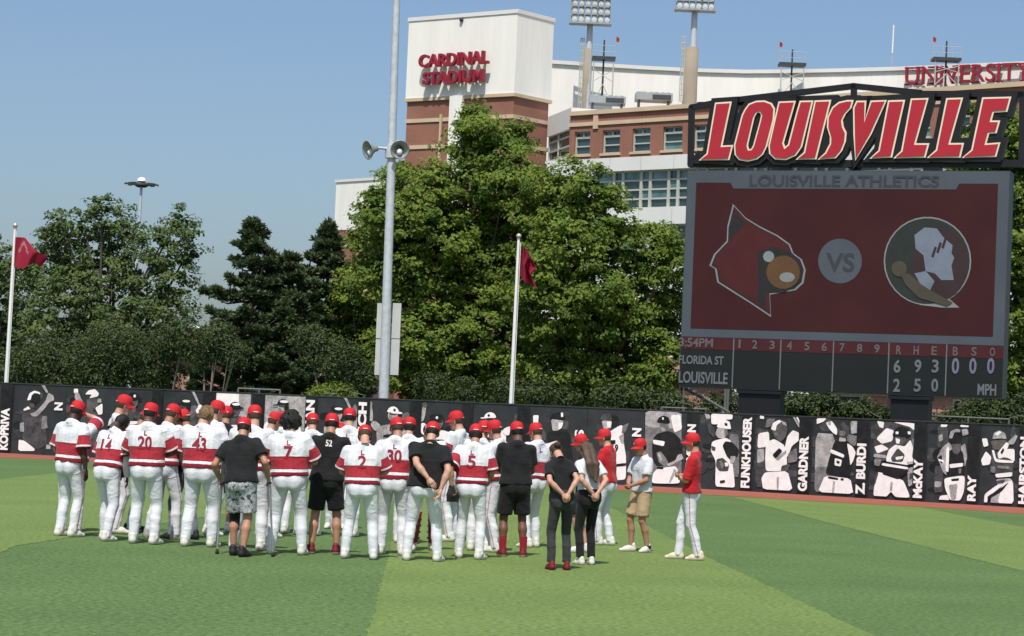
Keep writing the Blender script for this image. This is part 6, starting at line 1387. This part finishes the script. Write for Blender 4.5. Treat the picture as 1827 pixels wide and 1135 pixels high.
    for i in under:
        mb = MB(); mb.path([sh[i] * .35 + el[i] * .65, el[i], el[i] * .6 + wr[i] * .4, wr[i]], [.062 * w, .053 * w, .054 * w, .036], 12); mb.v = [tuple(np.array(p) * s) for p in mb.v]; mb.obj('undersleeve', m_undr, root)
    if glove is not None:
        i = glove; g = Grid(wr[i] - .2, wr[i] + .2, .015); Zd = unit(wr[i] - el[i]); c = wr[i] + Zd * .09; X = unit(hd[i][0] - Zd * (hd[i][0] @ Zd)); Yv = np.cross(Zd, X)
        g.cap(wr[i], c, .05, .085, .03, (Yv, .55))
        for k in (-.9, -.3, .3, .9): g.cap(c + X * k * .06, c + X * k * .085 + Zd * .12, .03, .022, .015)
        g.cap(c + X * .05, c + X * .13 + Zd * .05, .03, .024, .02); gv, gf = g.nets()
        tag(link('baseball_glove', mesh_np('baseball_glove', (gv - c) * s, gf, m_glove, True), None, None), 'black baseball glove held by the ' + label.split(' with ')[0].split(',')[0], 'glove', 'black gloves held by players').matrix_world = Matrix.Translation(Vector(base)) @ Matrix.Rotation(-math.radians(face), 4, 'Z') @ Matrix.Translation(Vector(c * s))
    return dict(root=root, s=s, tp=tp, Rt=Rt, Rh=Rh, hc=hc_, wr=wr, el=el, sh=sh, feet=feet, knees=knees, base=base, face=face)
X_ = ('crossL', 'crossR'); B_ = ('back', 'back'); F_ = ('front', 'front'); D_ = ('down', 'down')
person('dark skinned player at the far left end of the huddle, arm hanging', 117, 957, 712, 32, .98, 2, hp=18, skin='dark', hair=('short', 'black'), arms=('bent', 'down'), stance=.22, num=None, letter=False)
person('player behind the leftmost player, bare arm lifted to a red cap brim', 124, 949, 718, -12, 1.0, hp=14, skin='light', arms=('bent', 'cap'), stance=.24, letter=False)
p3 = person('bareheaded player with bowed dark head and white undersleeve, number 14', 187, 964, 737, 34, 1.05, 13, hp=38, hy=12, skin='dark', hair=('bare', 'black'), capm=None, arms=('bent', 'low'), stance=.26, num='14', under=(1,), glove=0)
person('tallest player standing behind the bowed bareheaded player, brim pointing right', 203, 951, 702, 62, .98, 0, hp=16, skin='light', arms=F_)
person('man in black shirt and red cap squeezed between number 14 and number 20', 236, 950, 727, 72, .95, 6, hp=22, top='tee', skin='tan', arms=F_, shoe='black')
person('player number 20 with red cap turned slightly right, arms folded', 255, 970, 716, 10, 1.06, 2, hp=12, hy=14, skin='brown', hair=('short', 'black'), num='20', arms=X_, stance=.32)
person('player right of number 20 with one bare forearm down and black glove', 288, 962, 718, 38, 1.02, 3, hp=18, skin='tan', arms=('bent', 'low'), shoe='grey', glove=1, letter=False)
person('man in black shirt and blue grey trousers facing left behind number 43', 327, 962, 728, -55, 1.0, 3, hp=16, top='tee', bot='grey', skin='tan', shoe='black', arms=F_)
person('bareheaded fair haired heavyset player number 43', 353, 975, 723, 14, 1.13, 2, hp=20, hy=22, skin='light', hair=('mess', 'blond'), capm=None, num='43', arms=X_, stance=.30)
person('player in red cap right behind number 43, brim pointing right', 372, 955, 712, 55, 1.0, 0, hp=12, skin='light', arms=F_, letter=False)
person('man in black shirt and black shorts between number 43 and the man on crutches', 391, 948, 722, 4, .98, 0, hp=14, top='tee', bot='shorts_black', skin='tan', arms=F_)
person('player seen over the shoulder of the man on crutches, letter on upper back', 440, 980, 720, 14, 1.1, 2, hp=12, hy=-20, skin='light', arms=F_, stance=.34)
cru = person('man in black shirt and grey patterned shorts leaning on crutches', 424, 992, 741, 12, 1.06, 9, hp=14, side=4, top='tee', bot='shorts_camo', skin='tan', hair=('short', 'black'), arms=('crutch', 'crutch'), stance=.20, stride=-.18, shoe='black', letter=False)
person('player looking right between the man on crutches and number 7', 472, 958, 732, 45, .98, 2, hp=14, skin='light', arms=F_)
person('dark skinned player in red cap just left of number 7', 496, 950, 731, 10, .98, 0, hp=18, skin='dark', hair=('short', 'black'), arms=F_, shoe='white')
person('player number 7 with big curly black hair and no cap', 510, 989, 737, 3, 1.08, 1, hp=14, skin='light', hair=('curly', 'black'), capm=None, num='7', arms=X_, stance=.36)
person('player partly hidden between number 7 and the man in black vest', 547, 955, 735, -6, 1.0, 2, hp=16, skin='light', arms=F_)
person('man in sleeveless black top and black shorts, white 52 below the neck', 577, 988, 735, 2, 1.04, 1, hp=16, top='vest', bot='shorts_black', skin='tan', hair=('short', 'black'), num='52', shoe='redk', arms=X_, stance=.36)
person('player between the black vest and number 2, letter on upper back', 614, 957, 726, 2, 1.08, 0, hp=12, skin='light', hair=('short', 'black'), arms=F_)
person('short player whose red cap barely shows beside the black vest', 599, 943, 752, 178, .96, 6, hp=30, skin='dark', hair=('short', 'black'), arms=F_, letter=False)
person('player number 2 with bowed head and both elbows out', 640, 997, 756, 2, 1.06, 5, hp=34, skin='light', hair=('short', 'brown'), num='2', arms=X_, stance=.34)
person('player number 30 with red cap beside number 2', 697, 990, 742, 2, .98, 3, hp=16, skin='tan', hair=('short', 'brown'), num='30', arms=X_, stance=.26)
person('player with long dark hair under red cap behind number 30', 721, 970, 742, 2, 1.0, 2, hp=14, skin='light', hair=('full', 'black'), arms=F_)
ctc = person('bareheaded catcher in red leg guards behind the black shirted man', 753, 982, 753, 168, 1.0, 10, hp=30, skin='light', hair=('full', 'black'), capm=None, arms=F_, stance=.30, letter=False)
person('man in black shirt and white trousers with arms behind his back', 752, 1001, 749, 4, 1.10, 5, hp=22, side=-2, top='tee', skin='light', hair=('short', 'black'), stance=.46, toe=14,
       arms=(((-.06, -.225, 1.04), (1, -.6, .2), (0, -.2, -1), 'relax'), ((.20, -.15, .93), (1, -.6, 0), (-.4, 0, -1), 'relax')))
person('tall player facing left behind number 5', 808, 966, 731, -62, 1.0, 0, hp=12, skin='light', arms=F_, letter=False)
person('player number 5 with dark hair, glove at his back pocket', 836, 997, 754, 10, 1.0, 4, hp=18, hy=-14, skin='tan', hair=('full', 'black'), num='5', arms=('pocket', 'bent'), stance=.30, glove=0)
person('player close behind number 5 with white undersleeve arm hanging', 853, 983, 748, 6, 1.02, 2, hp=14, skin='light', arms=('bent', 'down'), under=(1,), stance=.24)
person('player in profile facing left, standing left of the black polo man', 882, 985, 747, -66, .98, 2, hp=8, skin='light', arms=F_, stance=.24, letter=False)
person('man in black polo and black shorts with red socks', 914, 993, 750, -10, 1.04, 1, hp=14, top='polo', bot='shorts_black', skin='brown', hair=('short', 'black'), arms=('front', 'front'), stance=.26, socks=(.27, m_redlin), shoe='redk')
person('player facing left on the right edge of the huddle behind the black polo man', 948, 977, 752, -38, .96, 1, hp=14, skin='light', arms=('bent', 'low'), stance=.22)
w1 = person('woman in black top and charcoal trousers, head bowed, hands clasped behind', 997, 1017, 788, -16, .92, 11, hp=36, top='tee', bot='trousers', skin='light', hair=('full', 'brown'), capm=None, arms=B_, stance=.24, shoe='redb', female=True, letter=False, side=4)
w2 = person('woman with very long brown hair, white shirt and black leggings', 1045, 1008, 787, -26, .95, 7, hp=22, top='tee_white', bot='leggings', skin='light', hair=('bare', 'long'), capm=None, arms=B_, stance=.20, shoe='white', female=True, letter=False)
person('man in red cap and shorts hidden behind the long haired woman', 1038, 986, 772, -75, .98, 2, hp=12, top='tee', bot='shorts_black', skin='light', arms=F_, stance=.16, letter=False)
person('man in red pullover and white trousers behind the long haired woman', 1078, 973, 763, -68, 1.0, 3, hp=6, top='jacket', skin='light', arms=F_, stance=.18, letter=False)
person('man in white polo and khaki shorts with hands clasped in front', 1140, 985, 780, -122, .98, 2, hp=12, top='polo_white', bot='shorts_khaki', skin='tan', hair=('short', 'black'), arms=F_, stance=.30, stride=.14, letter=False, toe=20)
person('man in red pullover standing alone at the right with folded arms', 1228, 999, 770, -80, 1.0, -3, hp=8, top='jacket', skin='light', hair=('short', 'brown'), arms=('foldL', 'foldR'), stance=.14, stride=.30, shoe='cream', letter=False)

# hanging hair of the long haired woman, bun of the other
def add_local(pp, mb, name, m): mb.v = [tuple(np.array(p) * pp['s']) for p in mb.v]; return mb.obj(name, m, pp['root'])
hc = w2['hc']; tpf = w2['tp']
g = Grid((-.25, -.4, .95), (.25, .3, 1.9), .014)
top_ = hc + w2['Rh'] @ np.array([0, -.055, .03])
for x, e in ((-.06, (-.04, -.165, 1.24)), (-.025, (-.005, -.18, 1.19)), (.015, (.03, -.18, 1.17)), (.05, (.055, -.165, 1.22))):
    a = top_ + w2['Rh'] @ np.array([x, -.01, 0]); m_ = tpf((x * 1.25, -.150, 1.43)); g.cap(a, m_, .046, .038, .03); g.cap(m_, tpf(e), .038, .016, .03)
X, Y, Z = g.ax[0][:, None, None], g.ax[1][None, :, None], g.ax[2][None, None, :]; g.a = g.a + (.0035 * np.sin(70 * X + 9 * Z + 1.5 * np.sin(14 * Z))).astype(np.float32)
v, f = g.nets(); link('long_hair', mesh_np('long_hair', v * w2['s'], f, HAIRM['long'], True), w2['root'])
mb = MB(); c = w1['hc'] + w1['Rh'] @ np.array([0, -.125, .0]); mb.sphere(c, (.05, .045, .045), 0, 12); add_local(w1, mb, 'hair_bun', HAIRM['brown'])
# catcher's leg guards
for i in (0, 1):
    kn, ft = ctc['knees'][i], ctc['feet'][i]; mb = MB()
    for k, rr_ in ((0.0, .085), (.2, .082), (.4, .078), (.6, .074), (.8, .068)):
        a = kn + (ft - kn) * (k - .06); b = kn + (ft - kn) * (k + .13); mb.tube(a + np.array([0, .035, 0]), b + np.array([0, .035, 0]), rr_, rr_ * .95, 12)
    lg = add_local(ctc, mb, 'leg_guard', m_red); mb = MB()
    for k in (.16, .36, .56, .76): p = kn + (ft - kn) * k + np.array([0, .035, 0]); mb.tube(p, p + np.array([0, 0, -.03]), .088, n=12)
    mb.v = [tuple(np.array(p) * ctc['s']) for p in mb.v]; mb.obj('guard_strap', m_blk, lg)
# crutches (each a thing of its own) and the knee brace
m_alu = mat('crutch_aluminium', (.50, .51, .52), .35, .05, 8, metal=.7)
Mr = Matrix.Translation(Vector(cru['base'])) @ Matrix.Rotation(-math.radians(cru['face']), 4, 'Z')
for i, sx in enumerate((-1, 1)):
    hnd = cru['wr'][i] + unit(cru['wr'][i] - cru['el'][i]) * .07
    topc = cru['sh'][i] + np.array([sx * .045, .01, -.15]); ft = np.array([hnd[0] + sx * .06, hnd[1] + .10, .0]) if sx > 0 else np.array([hnd[0] + sx * .02, hnd[1] + .02, 0.0])
    O = ft * cru['s']; L = lambda p: np.asarray(p) * cru['s'] - O
    t = thing('crutch', Mr @ Vector(O), -math.radians(cru['face']), ('aluminium crutch under the left arm of the man in patterned shorts', 'aluminium crutch gripped in the right hand of the man in patterned shorts')[i], 'crutch', 'pair of crutches')
    lowp = ft * .62 + hnd * .38; bx = np.array([0, .028, 0])
    mb = MB(); mb.path([L(topc - bx), L(hnd - bx), L(lowp)], .012, 8); mb.path([L(topc + bx), L(hnd + bx), L(lowp)], .012, 8); mb.tube(L(lowp), L(ft * .97 + lowp * .03), .013, n=8); mb.obj('crutch_tube', m_alu, t)
    mb = MB(); mb.tube(L(topc - bx * 3.2), L(topc + bx * 3.2), .024, n=10); mb.obj('underarm_pad', m_wht, t)
    mb = MB(); mb.tube(L(hnd - bx * 1.6), L(hnd + bx * 1.6), .017, n=8); mb.obj('hand_grip', m_char, t)
    mb = MB(); mb.lathe(L(ft), (0, 0, 1), [(0, 0), (.026, 0), (.020, .05), (.014, .06)], 10); mb.obj('rubber_tip', m_char, t)
mb = MB(); kn, ft, hp_ = cru['knees'][0], cru['feet'][0], np.array([-.09, 0, .93]); mb.path([kn * .75 + hp_ * .25, kn, kn * .55 + ft * .45], [.078, .072, .066], 14); add_local(cru, mb, 'knee_brace', m_blk)
